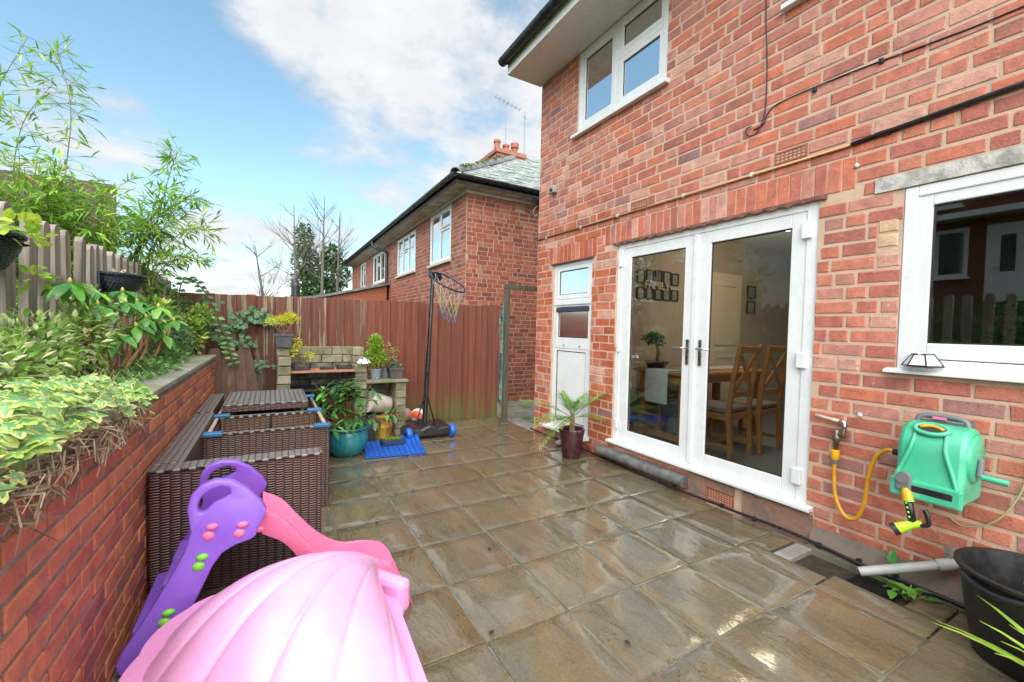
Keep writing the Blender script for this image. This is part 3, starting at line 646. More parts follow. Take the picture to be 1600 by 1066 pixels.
WT = M('wet_pale_tiles', (.50, .55, .53), (.34, .38, .37), 5, .2, .5, 40, .006)
m = MB(); tw, tl = .24, .165; sl_n = Vector((0, -SL, 1)).normalized(); up_s = Vector((0, 1, SL)).normalized(); Ls = RT * math.sqrt(1 + SL * SL)
r = 0
while r * tl < Ls - .1:
    t0 = r * tl / math.sqrt(1 + SL * SL); xa, xb = EX + t0, EX + 2 * RT - t0; x = EX + (0 if r % 2 else tw / 2)
    while x < min(xb, 7.6):
        if x > xa - .02:
            p = Vector((x + tw / 2, EY, EZ + .02)) + up_s * (r * tl + .10) + sl_n * (.022 + U(-.004, .006))
            m.obox(p, (tw / 2 - .004, 0, 0), up_s * .115 - sl_n * .012, sl_n * .007)
        x += tw
    r += 1
part('roof_tile', m, WT, nb, kind='stuff')
HIPM = M('lichen_hip_tile', (.16, .165, .17), (.24, .24, .22), 9, .6, .6, 40, .01); MOSS = M('moss_clump', (.16, .17, .03), (.09, .12, .02), 30, .95, .9, 90, .02)
hd = Vector((1, 1, SL)).normalized()
for k in range(17):
    a = Vector((EX - .02, EY - .02, EZ + .05)) + hd * k * .31; b = a + hd * .33; mm = MB(); nn = 8; sx = Vector((1, -1, 0)).normalized(); up2 = sx.cross(hd) * -1
    if up2.z < 0: up2 = -up2
    ring = [(math.cos(math.pi * i / nn) * .105, math.sin(math.pi * i / nn) * .095 - .02) for i in range(nn + 1)]; ring += [(x * .85, z * .85 - .004) for x, z in ring[::-1]]
    i0 = mm.add([a + sx * x + up2 * z for x, z in ring] + [b + sx * x * .9 + up2 * (z * .9 - .012) for x, z in ring]); q = len(ring)
    for i in range(q): j = (i + 1) % q; mm.face((i0 + i, i0 + j, i0 + q + j, i0 + q + i))
    mm.face([i0 + i for i in range(q)][::-1]); mm.face([i0 + q + i for i in range(q)]); part('hip_tile', mm, HIPM, roof, smooth=True, angle=40)
m = MB()
for k in range(46):
    p = Vector((EX, EY, EZ + .05)) + hd * (abs(random.gauss(0, 1.5))) + Vector((U(.0, .12), U(-.12, 0), .1)); rr_ = U(.012, .034)
    m.lathe([(0, -rr_), (rr_, -rr_ * .3), (rr_ * .8, rr_ * .4), (0, rr_ * .6)], 7, p)
part('moss', m, MOSS, roof, kind='stuff', smooth=True)
# chimney
CX, CY = 5.14, 10.0
ch = part('chimney', MB().box(CX, CX + .74, CY, CY + 1.15, 4.8, 5.84), NMORT, nb)
it = lay(lambda u, v, w: (u, CY - w, v), CX, CX + .74, 5.3, 6, CH, BL, .0125, [], 'flemish'); build_bricks(ch, lambda u, v, w: (u, CY - w, v), it, NBRICK, pal_n, 60)
it = lay(lambda u, v, w: (CX - w, u, v), CY, CY + 1.15, 5.3, 6, CH, BL, .0125, [], 'flemish'); build_bricks(ch, lambda u, v, w: (CX - w, u, v), it, NBRICK, pal_n, 60)
CHB = M('chimney_cap_brick', (.34, .13, .09), (.26, .10, .08), 12, .8, .5, 60, .005)
part('chimney_cap', MB().box(CX - .05, CX + .79, CY - .05, CY + 1.2, 5.84, 5.93), CHB, ch, bevel=.01); part('chimney_cap', MB().box(CX - .09, CX + .83, CY - .09, CY + 1.24, 5.93, 6.04), CHB, ch, bevel=.01)
for px, hh, flare in ((CX + .1, .34, 1), (CX + .37, .27, 1), (CX + .64, .37, 0)):
    pr = [(.085, 0), (.075, hh * .8), (.095, hh * .83), (.095, hh), (.07, hh), (.07, hh * .6)] if flare else [(.08, 0), (.078, hh * .62), (.11, hh * .68), (.11, hh), (.09, hh), (.08, hh * .6)]
    part('chimney_pot', MB().lathe(pr, 14, (px, CY + .25, 6.03)), TERRA, ch, smooth=True, angle=35)
m = MB()
for k in range(26):
    p = (CX + U(-.05, .8), CY + U(-.08, .05), 6.04); rr_ = U(.015, .04); m.lathe([(0, -rr_), (rr_, 0), (0, rr_ * .8)], 6, p)
part('moss', m, MOSS, ch, kind='stuff')
AER = M('aerial_metal', (.22, .23, .25), rough=.4, metal=.8)
def aerial(x, y, z0, z1, boom, label):
    a = thing('television_aerial', label, 'aerial', (x, y, z0)); part('mast', MB().tube([(x, y, z0), (x, y, z1)], .014, 6), AER, a)
    if boom:
        p0, p1 = Vector((x - .34, y, z1 + .06)), Vector((x + .36, y - .1, z1 - .14)); part('boom', MB().tube([p0, p1], .008, 5), AER, a)
        for k in range(7):
            p = p0.lerp(p1, k / 6); part('element', MB().tube([p + Vector((-.02, -.1, 0)), p + Vector((.02, .1, 0))], .005, 4), AER, a)
    else:
        for k in range(3): part('element', MB().tube([(x - .06, y, z1 - .1 - k * .04), (x + .05, y, z1 - .1 - k * .04)], .006, 4), AER, a)
aerial(5.555, 10.35, 6.0, 7.5, True, 'thin aerial mast with slanting boom standing beside the chimney pots'); aerial(6.06, 10.2, 5.4, 7.32, False, 'thin aerial mast right of the chimney against the cloud')
# security light under neighbour's eaves
sl_ = thing('security_camera', 'black and white camera with cable under the neighbour eaves', 'camera', (4.72, NY - .06, 3.86))
part('housing', MB().tube([(4.62, NY - .28, 3.94), (4.80, NY - .14, 3.98)], .055, 10), BLACKP, sl_, smooth=True, angle=40); part('hood', MB().bar((4.66, NY - .25, 4.0), (4.84, NY - .12, 4.035), .13, .012), WHITE, sl_)
part('cable', MB().tube(curve_pts([(4.80, NY - .13, 3.93), (4.72, NY - .1, 3.80), (4.80, NY - .03, 3.72), (4.88, NY - .02, 3.78)], 5), .012, 6), WHITE, sl_, smooth=True)
# ------------------------------------------------------------------ outbuilding behind the fence
ob = thing('brick_outbuilding', 'low brick outbuilding with sloping roof behind the board fence', 'outbuilding', (1.8, 13.7, -.5))
POB = lambda u, v, w: (u, 13.7 - w, v)
m = MB().prism([(.1, -.5), (NX - .08, -.5), (NX - .08, 2.60), (1.255, 2.12), (.1, 1.93)], lambda u, v, d: (u, d, v), 13.7, 17.5); ow = part('end_wall', m, M('orange_mortar', (.34, .16, .09), (.28, .12, .07), 7, .85), ob)
it = [i for i in lay(POB, .1, NX - .08, 1.2, 16, CH, BL, .01, [], 'stretcher') if i[3] < (2.10 + .24 * (i[0] - 1.255) if i[0] > 1.25 else 1.92)]
build_bricks(ow, POB, it, NBRICK, ([(.40, .115, .055), (.36, .10, .05)], [1, 1]), 0)
def slab_line(a, b, y0, y1, t):
    m = MB(); n = m.add([(a[0], y0, a[1]), (b[0], y0, b[1]), (b[0], y1, b[1]), (a[0], y1, a[1]), (a[0], y0, a[1] + t), (b[0], y0, b[1] + t), (b[0], y1, b[1] + t), (a[0], y1, a[1] + t)])
    for q in ((0, 3, 2, 1), (4, 5, 6, 7), (0, 1, 5, 4), (1, 2, 6, 5), (2, 3, 7, 6), (3, 0, 4, 7)): m.face([n + i for i in q])
    return m
part('roof', slab_line((.0, 1.935), (1.256, 2.13), 13.55, 17.6, .07), TILE, ob); part('roof', slab_line((1.256, 2.131), (NX - .02, 2.64), 13.55, 17.6, .07), TILE, ob)
fl = thing('flue_pipe', 'black flue pipe with collar rising behind the fence near ivy trees', 'flue', (1.04, 22, 0))
part('pipe', MB().tube([(.98, 22, 0), (.985, 22, 3.10)], .19, 14), GUTTER, fl, smooth=True, angle=40); part('collar', MB().tube([(.985, 22, 2.55), (.985, 22, 2.64)], .225, 14), GUTTER, fl, smooth=True, angle=40); part('pipe', MB().tube([(.985, 22, 3.1), (.93, 22, 3.4)], [.19, .12], 14), GUTTER, fl, smooth=True, angle=40)
# ------------------------------------------------------------------ house across the gardens (seen mirrored in the kitchen window)
lh = thing('opposite_house', 'brick house with white door mirrored in the kitchen window', 'house', (-9, 3, 1.1)); PLH = lambda u, v, w: (-9 + w, u, v)
g = MB(); g.box(-14, -6, -9, 7.4, 1.0, 2.1); struct('neighbour_terrace', g, bpy.data.materials['lawn_green'])
lho = [(2.45, 3.38, 2.12, 4.16), (3.68, 4.33, 2.92, 4.17), (2.3, 3.36, 4.9, 5.7), (3.85, 4.4, 4.75, 5.6), (-1.5, .6, 2.9, 4.2)]
part('wall', wall_core(PLH, -4, 5.6, 1.1, 6.2, lho), M('dark_brick_facade', (.23, .075, .05), (.17, .06, .045), 20, .85, .5, 60, .006), lh)
part('side_wall', MB().box(-13, -9.27, 5.3, 5.6, 1.1, 6.2), bpy.data.materials['dark_brick_facade'], lh); part('room', MB().box(-9.9, -9.8, -4, 5.3, 1.1, 6.2), M('dim_room', (.16, .15, .15), rough=.9), lh)
part('canopy', MB().box(-9, -8.55, 1.9, 5.6, 4.36, 4.50), WHITE, lh); part('fascia', MB().box(-9, -8.6, -4, 5.6, 6.2, 6.4), WHITE, lh)
part('roof', slab_line((-8.5, 6.3), (-12.5, 8.6), -4.2, 5.8, .1), TILE, lh)
dl = part('door', frame_rect(MB(), PLH, 2.452, 3.378, 2.12, 4.158, -.06, .0, .08), WHITE, lh); part('door_leaf', frame_rect(MB(), PLH, 2.53, 3.30, 2.15, 4.08, -.05, -.01, (.36, .16, .85, .2)), WHITE, dl); part('pane', pbox(PLH, 2.88, 3.15, 2.99, 3.89, -.04, -.03), GLASS, dl)
part('handle', MB().tube([(-8.97, 3.24, 3.1), (-8.95, 3.24, 3.1), (-8.95, 3.14, 3.1)], .012, 6), M('brass', (.7, .5, .15), rough=.3, metal=1), dl)
for a, b, c, d in lho[1:]:
    w = part('window', frame_rect(MB(), PLH, a + .002, b - .002, c, d - .002, -.06, .01, .06), WHITE, lh); casement(w, PLH, a + .06, b - .06, c + .06, d - .06, -.03, .04); part('curtain', MB().box(-9.2, -9.19, a, a + (b - a) * .3, c, d), NET, w); part('window_sill', MB().box(-9, -8.9, a - .05, b + .05, c - .05, c - .002), WHITE, w)
# ------------------------------------------------------------------ trees
TWIG = M('bare_twig_bark', (.16, .14, .125), (.10, .085, .075), 12, .85); LEAF = leaf_mat('foliage', .45, .28); LEAFG = leaf_mat('glossy_foliage', .25, .2)
def branch(mb, p, d, L, r, depth, spread=.5):
    n = 4; pts = [Vector(p)]; rs = [r]; d = Vector(d).normalized()
    for k in range(n):
        d = (d + Vector((U(-1, 1), U(-1, 1), U(-.6, 1))) * .13).normalized(); pts.append(pts[-1] + d * L / n); rs.append(r * (1 - .75 * (k + 1) / n))
        if depth and k > 0:
            for _ in range(2 if depth > 1 else 1):
                q = (d + Vector((U(-1, 1), U(-1, 1), U(-.5, .8))) * spread).normalized(); branch(mb, pts[-1], q, L * U(.4, .65), rs[-1] * .7, depth - 1, spread)
    mb.tube(pts, rs, 5, cap=False)
def leaf_blob(mb, c, rad, n, L, Wd, cols, shell=.55, up=.3, fold=.25):
    c = Vector(c)
    for _ in range(n):
        q = Vector((random.gauss(0, 1), random.gauss(0, 1), random.gauss(0, 1))).normalized(); k = shell + (1 - shell) * random.random() ** .6
        k *= 1 + .35 * noise.noise(q * 2.3 + c)
        p = c + Vector((q.x * rad[0], q.y * rad[1], q.z * rad[2])) * k; d = (q + Vector((U(-1, 1), U(-1, 1), U(-1, 1) + up)) * .8)
        nr = Vector((U(-.6, .6), U(-.6, .6), 1)) + q * .5; s = U(.7, 1.25); mb.leaf(p, d, nr, L * s, Wd * s, mixc(*random.choice(cols), random.random()), fold)
DK = [((.025, .06, .018), (.05, .11, .03)), ((.06, .13, .035), (.10, .18, .05))]
def ivy_tree(x, y, h, blobs, label):
    t_ = thing('ivy_tree', label, 'tree', (x, y, -.5), 'ivy clad trees behind the fence'); m = MB()
    m.tube([(x, y, -.5), (x + .05, y, h * .5), (x, y + .1, h)], [.22, .16, .05], 8)
    for k in range(9): branch(m, (x + U(-.2, .2), y, h * U(.45, .95)), (U(-1, 1), U(-.5, .5), U(.3, 1.3)), U(1.2, 2.6), .035, 2)
    part('trunk', m, TWIG, t_); f = MB()
    for c, r_, n_ in blobs: leaf_blob(f, c, r_, n_, .17, .13, DK, .35)
    part('crown', f, LEAF, t_, kind='stuff')
ivy_tree(1.45, 24, 6.1, [((1.42, 24, 5.6), (.42, .5, .75), 420), ((1.52, 24, 4.5), (.62, .6, .8), 620), ((1.6, 24, 3.3), (.75, .7, .9), 750)], 'tall narrow ivy covered tree trunk with bare shoots above')
ivy_tree(2.75, 23.6, 5.0, [((2.72, 23.6, 4.9), (.45, .5, .5), 380), ((2.75, 23.6, 3.9), (.85, .7, .9), 850), ((2.2, 23.6, 3.1), (.8, .7, .7), 600)], 'broad ivy covered tree beside the far end of the neighbour roof')
def bare_tree(x, y, h, n, label, lean=0):
    t_ = thing('bare_tree', label, 'tree', (x, y, -.5), 'bare winter trees behind the fence'); m = MB(); m.tube([(x, y, -.5), (x + lean * .3, y, h * .45), (x + lean, y, h)], [.11, .075, .012], 7); part('trunk', m, TWIG, t_); m = MB()
    for k in range(n):
        tt = U(.42, .95); branch(m, (x + lean * tt, y, h * tt), (U(-1, 1), U(-.6, .6), U(.1, 1.1)), U(1.0, 2.4) * (1.3 - tt), .022, 2, .6)
    part('branches', m, TWIG, t_, kind='stuff')
bare_tree(1.05, 22.5, 6.9, 16, 'slender bare tree rising from the black flue pipe', -.15); bare_tree(2.15, 22.8, 7.6, 16, 'tall bare tree between the two ivy covered trunks', .1); bare_tree(2.85, 23, 7.0, 11, 'bare tree with upright shoots nearest the neighbour roof', .15); bare_tree(-.1, 21, 4.6, 10, 'low spreading bare tree left of the flue pipe', -.5)

def evergreen(x, y, z0, h, r_, label):
    t1 = thing('evergreen_tree', label, 'tree', (x, y, z0), 'evergreens beyond the neighbour garden'); part('trunk', MB().tube([(x, y, z0), (x, y, z0 + h * .9)], [.16, .04], 8), BARKD, t1); f = MB()
    for k in range(26):
        q = k / 26; rr = r_ * (1 - q * .75) * U(.7, 1.1); a = k * 2.4; leaf_blob(f, (x + math.cos(a) * rr * .6, y + math.sin(a) * rr * .6, z0 + .4 + q * (h - .6)), (rr * .6, rr * .6, .45), 130, .24, .11, DK, .3)
    part('crown', f, LEAF, t1, kind='stuff')
BARKD = TWIG
evergreen(-5.9, 8.6, -.5, 6.5, 1.5, 'broad dark evergreen mirrored in the right french door'); evergreen(-6.4, 11.2, -.5, 7.0, 1.6, 'tall evergreen mirrored between the two french doors'); evergreen(-7.5, 14.0, -.5, 6.5, 1.7, 'farthest evergreen mirrored in the left french door'); evergreen(-4.6, 7.9, -.5, 4.8, .8, 'slim evergreen mirrored low in the right french door')
# ------------------------------------------------------------------ side passage and gate
g = MB().box(2.6, 9.4, 5.76, 7.61, -.49, -.16); sp = struct('side_path', g, M('mossy_side_path', (.20, .20, .185), (.10, .125, .04), 5, .7, .8, 40, .01))
gt = thing('garden_gate', 'weathered gate with peeling turquoise paint standing open beside the house corner', 'gate', (2.985, 5.42, -.05))
GREENW = wood('green_weathered_post', (.105, .09, .065), (.13, .15, .085), .60, .3); TURQ = M('peeling_turquoise_paint', (.05, .33, .33), (.16, .15, .11), 16, .6, .6, 50, .004, lo=.42, hi=.52)
part('gate_post', MB().box(2.952, 3.022, 5.385, 5.455, -.05, 1.925), GREENW, gt, bevel=.004); part('gate_lintel', MB().box(2.945, 3.75, 5.38, 5.46, 1.927, 1.99), GREENW, gt, bevel=.004)
ga, gb = Vector((3.0, 5.47, 0)), Vector((3.31, 6.13, 0)); gd = (gb - ga).normalized(); gn = Vector((-gd.y, gd.x, 0))
for k in range(7):
    c = ga + gd * (.05 + k * .105); part('board', MB().obox((c.x, c.y, .9), gd * .05, gn * .009, (0, 0, .85 + U(-.01, .01))), GREENW, gt)
for z in (.22, .92, 1.58): part('ledge', MB().obox(ga + gd * .37 + gn * .028 + Vector((0, 0, z)), gd * .36, gn * .018, (0, 0, .055)), TURQ, gt)
for z0, z1 in ((.28, .86), (.98, 1.53)):
    part('brace', MB().bar(ga + gd * .04 + gn * .03 + Vector((0, 0, z0)), ga + gd * .68 + gn * .03 + Vector((0, 0, z1)), .03, .07, (gn.x, gn.y, 0)), TURQ, gt)
part('edge_strip', MB().obox((ga.x - .022, ga.y - .012, .92), gd * .012, gn * .03, (0, 0, .82)), TURQ, gt)
part('ring_latch', MB().tube([(3.045 + .03 * math.cos(a * .5), 5.43, 1.12 + .055 * math.sin(a * .5)) for a in range(13)], .006, 6), BLACKP, gt, smooth=True)
# ------------------------------------------------------------------ rattan seating
def rattan(name, c1, c2, top, sc=1.0):
    t = NT(name); tc = t.n('TexCoord'); s3 = t.n('SeparateXYZ'); t.link(tc.outputs['Object'], s3.inputs[0])
    if top: u, v_ = s3.outputs[0], s3.outputs[1]
    else: u, v_ = t.math('ADD', s3.outputs[0], s3.outputs[1]), s3.outputs[2]
    sc *= 1.45; col_ = t.math('FLOOR', t.math('MULTIPLY', u, 17 * sc)); par = t.math('MODULO', t.math('ABSOLUTE', col_), 2)
    a = t.math('SINE', t.math('MULTIPLY_ADD', v_, 2 * math.pi * 52 * sc, t.math('MULTIPLY', par, math.pi))); b = t.math('ABSOLUTE', t.math('SINE', t.math('MULTIPLY', u, math.pi * 17 * sc)))
    h = t.math('MULTIPLY', t.math('MULTIPLY_ADD', a, .5, .5), t.math('POWER', b, .45)); vv = t.coord((6, 6, 30)); n1 = t.noise(vv, 3, 4, .6)
    col = t.mix(t.range(h, .15, .6), tuple(x * .10 for x in c1), t.mix(n1, c1, c2)); bp_ = t.bump(h, 1.0, .006); return t.done(col, .36, .5)
RT_S = rattan('brown_rattan', (.10, .036, .03), (.19, .075, .055), False); RT_T = rattan('pale_weathered_rattan', (.24, .20, .185), (.36, .32, .30), True, 1.3); RT_O = rattan('orange_brown_rattan', (.19, .075, .025), (.15, .06, .022), False); RT_G = rattan('grey_rattan_lid', (.20, .185, .18), (.30, .29, .285), True, 1.0)
BLUEC = M('blue_plastic_clip', (.02, .11, .24), (.03, .15, .30), 9, .35)
rs = thing('rattan_corner_seat', 'brown rattan corner seat frame with high arm beside the garden wall', 'seat', (-.13, 3.3, 0))
part('backrest', MB().box(-.505, -.385, 2.585, 4.05, .0, .625), RT_S, rs, bevel=.01); part('backrest_top', MB().box(-.507, -.383, 2.69, 4.052, .6255, .642), RT_T, rs, bevel=.006)
part('armrest', MB().box(-.505, .255, 2.575, 2.683, .0, .624), RT_S, rs, bevel=.01); part('armrest_top', MB().box(-.507, .257, 2.572, 2.686, .6245, .641), RT_T, rs, bevel=.006)
part('seat_side', MB().box(-.384, .24, 2.72, 2.74, .05, .34), RT_S, rs)
part('foot', MB().lathe([(0, .0), (.02, 0), (.02, .03), (0, .03)], 10, (.23, 2.6, 0)), BLACKP, rs)
part('clip', MB().box(.236, .276, 2.70, 2.76, .40, .44), BLUEC, rs, bevel=.01)
rb = thing('rattan_storage_box', 'open rattan box frame with blue corner clips and orange lining', 'storage box', (0, 4.0, 0))
part('front_panel', MB().box(-.385, .385, 3.395, 3.43, .0, .60), RT_S, rb, bevel=.006); part('front_rim', MB().box(-.387, .387, 3.392, 3.434, .601, .61), RT_T, rb)
part('side_panel', MB().box(.35, .385, 3.435, 4.90, .0, .56), RT_S, rb, bevel=.006); part('side_panel', MB().box(-.378, -.345, 3.435, 4.90, .0, .56), RT_S, rb, bevel=.006)
part('lining', MB().box(-.34, .345, 4.03, 4.062, .0, .585), RT_O, rb); part('middle_rim', MB().box(-.385, .385, 4.027, 4.07, .587, .602), RT_T, rb)
part('divider', MB().box(-.005, .008, 4.018, 4.029, .2, .585), BLACKP, rb); part('rear_panel', MB().box(-.34, .345, 4.87, 4.9, .0, .56), RT_S, rb)
for s in (-1, 1): part('side_rail', MB().tube([(s * .368, 3.43, .585), (s * .368, 4.9, .585)], .014, 8), M('bare_rail_%s' % ('left' if s < 0 else 'right'), (.30, .22, .19), (.42, .33, .30), 12, .5), rb, smooth=True)
for x, y in ((-.335, 3.412), (.335, 3.412), (-.335, 4.05), (.335, 4.05), (.345, 4.84)):
    c = part('corner_clip', MB().box(x - .058, x + .058, y - .028, y + .03, .592, .622), BLUEC, rb, bevel=.008)
    part('clip_tab', MB().box(x - .05 if x < 0 else x + .01, x - .01 if x < 0 else x + .05, y + .031, y + .07, .57, .60), BLUEC, c)
rl = thing('rattan_footstool', 'grey topped flat rattan stool section lying across the back of the box', 'stool', (0, 4.6, .6))
part('stool_side', MB().box(-.345, .30, 4.19, 4.98, .605, .655), RT_S, rl, bevel=.008); part('stool_top', MB().box(-.343, .298, 4.192, 4.978, .6555, .668), RT_G, rl, bevel=.004)
rp = thing('rattan_back_panel', 'short rattan back panel against the garden wall behind the corner seat', 'panel', (-.45, 4.6, 0))
part('panel_side', MB().box(-.505, -.40, 4.09, 5.05, .0, .632), RT_S, rp, bevel=.008); part('panel_top', MB().box(-.507, -.398, 4.088, 5.052, .633, .645), RT_T, rp, bevel=.004)
# ------------------------------------------------------------------ toy slide
PURP = M('purple_plastic', (.26, .12, .62), (.24, .10, .58), 4, .33, .12, 30, .002); PINK = M('pink_plastic', (.85, .20, .36), (.80, .18, .34), 4, .3); LIME = M('lime_plastic', (.20, .62, .05), rough=.3)
SOUT = [(-.518, 0.0), (-.518, -.012), (-.49, .083), (-.424, .186), (-.357, .303), (-.303, .408), (-.285, .483), (-.299, .575), (-.287, .628), (-.255, .662), (-.207, .679), (-.148, .67), (-.087, .629), (-.034, .567), (-.011, .521), (-.024, .486), (-.044, .458), (-.051, .422), (-.078, .407), (-.13, .398), (-.173, .377), (-.206, .334), (-.231, .279), (-.255, .225), (-.287, .163), (-.349, .074), (-.40, .0)]
SOUT = SOUT[2:]; SOUT = [(-.50, .02), (-.505, .05)] + SOUT; SOUT[-1] = (-.40, .004); SOUT.append((-.45, .002)); SOUT.append((-.485, .005))
SHOLE = [(-.262, .563), (-.262, .593), (-.247, .621), (-.219, .641), (-.182, .649), (-.152, .638), (-.146, .613), (-.173, .598), (-.206, .586), (-.231, .56), (-.249, .551)]
def slide_panel(yb, yt, th=.045):
    """plastic side panel with a handle hole, splayed towards the feet"""
    bm = bmesh.new(); es = []
    for loop in (SOUT, SHOLE):
        vs_ = [bm.verts.new((x, 0, z)) for x, z in loop]; es += [bm.edges.new((vs_[i], vs_[(i + 1) % len(vs_)])) for i in range(len(vs_))]
    bmesh.ops.triangle_fill(bm, edges=es, use_beauty=True); r_ = bmesh.ops.extrude_face_region(bm, geom=bm.faces[:])
    bmesh.ops.translate(bm, verts=[e for e in r_['geom'] if isinstance(e, bmesh.types.BMVert)], vec=(0, th, 0)); bmesh.ops.recalc_face_normals(bm, faces=bm.faces[:])
    for v_ in bm.verts: v_.co.y += lerp(yb, yt, max(0, v_.co.z) / .65) - th / 2
    return bm
sl = thing('toy_slide', 'purple and pink plastic toddler slide with lime pegs', 'slide', (0, 2.3, 0))
def bm_part(name, bm, mat, parent, bevel=0, smooth=False):
    me = bpy.data.meshes.new(name); off = WL[parent.name]; bmesh.ops.translate(bm, verts=bm.verts[:], vec=-off); bm.to_mesh(me); bm.free(); me.materials.append(mat)
    o = place(name, me, parent, off)
    if smooth: me.polygons.foreach_set('use_smooth', [True] * len(me.polygons))
    if bevel: m_ = o.modifiers.new('bevel', 'BEVEL'); m_.width = bevel; m_.segments = 3; m_.limit_method = 'ANGLE'; m_.angle_limit = R(45); m_.harden_normals = False
    return o
near = bm_part('side_panel', slide_panel(2.10, 2.20), PURP, sl, .014, True); far = bm_part('side_panel', slide_panel(2.64, 2.50), PURP, sl, .014, True)
def ellip(c, r, n=10): 
    m = MB(); c = Vector(c); N_ = 6
    for j in range(N_ + 1):
        for i in range(n): th, ph = math.pi * j / N_, 2 * math.pi * i / n; m.v.append((c.x + r[0] * math.sin(th) * math.cos(ph), c.y + r[1] * math.sin(th) * math.sin(ph), c.z + r[2] * math.cos(th)))
    for j in range(N_):
        for i in range(n): a, b = j * n + i, j * n + (i + 1) % n; m.face((a, a + n, b + n, b))
    return m
for (x, z, mt) in ((-.219, .474, PINK), (-.109, .461, PINK), (-.251, .36, LIME), (-.357, .175, LIME)):
    yy = lerp(2.10, 2.20, z / .65) - .02; k = part('peg', ellip((x - .004, yy, z - .018), (.024, .016, .021)), mt, sl, smooth=True); part('peg_knob', ellip((x + .008, yy, z + .018), (.023, .014, .014)), mt, k, smooth=True)
    yy = lerp(2.64, 2.50, z / .65) - .02
    if mt is LIME: part('peg', ellip((x - .02, yy, z + .02), (.024, .016, .022)), mt, sl, smooth=True)
for z, x in ((.12, -.42), (.27, -.33), (.40, -.24)): part('step', MB().box(x - .05, x + .05, lerp(2.12, 2.22, z / .65), lerp(2.62, 2.48, z / .65), z - .018, z + .018), PURP, sl, bevel=.01)
part('platform', MB().box(-.20, -.02, 2.215, 2.485, .40, .425), PINK, sl, bevel=.008)
FARL = [(-.03, .500), (.056, .452), (.134, .358), (.222, .262), (.325, .195), (.44, .185), (.53, .165), (.565, .13), (.59, .075), (.605, .01)]
m = MB(); prof = lambda y0, y1, x, z, d: [(x, y1 + .012, z - .02), (x, y1 + .008, z), (x, y1 - .015, z), (x, y1 - .03, z - d), (x, y0 + .03, z - d), (x, y0 + .015, z), (x, y0 - .008, z), (x, y0 - .012, z - .02), (x, y0 + .005, z - d - .03), (x, y1 - .005, z - d - .03)]
cl = curve_pts([(x, 0, z) for x, z in FARL], 4); n_ = len(cl)
for i, p in enumerate(cl):
    t_ = i / (n_ - 1); y1 = lerp(2.47, 2.28, t_); y0 = y1 - lerp(.24, .30, t_); d_ = .085 * max(0.05, min(1, (1 - t_) * 3)); m.add(prof(y0, y1, p.x, max(p.z, .012 + d_ + .03 if t_ < .8 else .012), d_ if p.z > .1 else .004))
for i in range(n_ - 1):
    for k in range(10): a, b = i * 10 + k, i * 10 + (k + 1) % 10; m.face((a, a + 10, b + 10, b))
m.face(range(10)); m.face([(n_ - 1) * 10 + k for k in range(10)][::-1]); part('chute', m, PINK, sl, smooth=True, angle=60)
# ------------------------------------------------------------------ shell sandpit
SHP = M('pale_pink_plastic', (.78, .40, .66), (.72, .34, .61), 5, .34, .15, 25, .003); SHP2 = M('pink_rim_plastic', (.80, .34, .62), rough=.3)
sh = thing('shell_sandpit', 'pale pink scallop shell sandpit with ribbed lid in front of the slide', 'sandpit', (.07, 1.5, 0))
Hx, Hy = .41, 1.85; ax_ = R(215); NR, NA = 24, 200; AM = .92
def shell_edge(a): return .79 * (math.cos(a / AM * 1.05) ** .30) * (1 + .022 * abs(math.sin(a * 11)))
def shell_pt(r, a, lid, out=0):
    e = shell_edge(a) + out; x, y = Hx + math.cos(ax_ + a) * e * r, Hy + math.sin(ax_ + a) * e * r
    q = max(0, 1 - (abs(r - .45) / .55) ** 2.4) if r > .45 else 1 - .55 * ((.45 - r) / .45) ** 2
    gv = abs(math.sin(a * 11)); rib = (.005 * gv - .011 * math.exp(-(gv / .20) ** 2)) * min(1, r * 2.2) * (q ** .5 if r > .6 else 1); side = math.cos(a / AM * 1.5) ** .55
    return (x, y, .215 + (0.285 * q * side + rib * side) if lid else .20 * (1 - q) + .01)
m = MB(); m2 = MB()
for mm, lid in ((m, True), (m2, False)):
    for i in range(NR + 1):
        for j in range(NA + 1): mm.v.append(shell_pt(i / NR, lerp(-AM, AM, j / NA), lid))
    for i in range(NR):
        for j in range(NA): a = i * (NA + 1) + j; mm.face((a, a + NA + 1, a + NA + 2, a + 1) if lid else (a, a + 1, a + NA + 2, a + NA + 1))
part('lid', m, SHP, sh, smooth=True); part('base', m2, SHP, sh, smooth=True)
per = [shell_pt(q / 14, -AM, True) for q in range(1, 14)] + [shell_pt(1, lerp(-AM, AM, q / NA), True) for q in range(NA + 1)] + [shell_pt(q / 14, AM, True) for q in range(13, 0, -1)]
m = MB(); np_ = len(per)
for q in range(np_):
    p_ = Vector((per[q][0], per[q][1], 0)); a1, a2 = per[max(0, q - 2)], per[min(np_ - 1, q + 2)]; tg = Vector((a2[0] - a1[0], a2[1] - a1[1], 0)).normalized(); o_ = Vector((tg.y, -tg.x, 0)) * .055
    m.add([p_ - o_ * .3 + Vector((0, 0, .228)), p_ + o_ + Vector((0, 0, .224)), p_ + o_ + Vector((0, 0, .165)), p_ + o_ * .85 + Vector((0, 0, .165)), p_ + Vector((0, 0, .20))])
for q in range(np_ - 1):
    for k in range(5): a, b = q * 5 + k, q * 5 + (k + 1) % 5; m.face((a, b, b + 5, a + 5))
part('rim', m, SHP2, sh, smooth=True, angle=40); part('hinge', MB().obox((Hx - .0, Hy + .005, .22), Vector((math.cos(ax_ + 1.57), math.sin(ax_ + 1.57), 0)) * .16, Vector((math.cos(ax_), math.sin(ax_), 0)) * .035, (0, 0, .07)), SHP2, sh, bevel=.025)
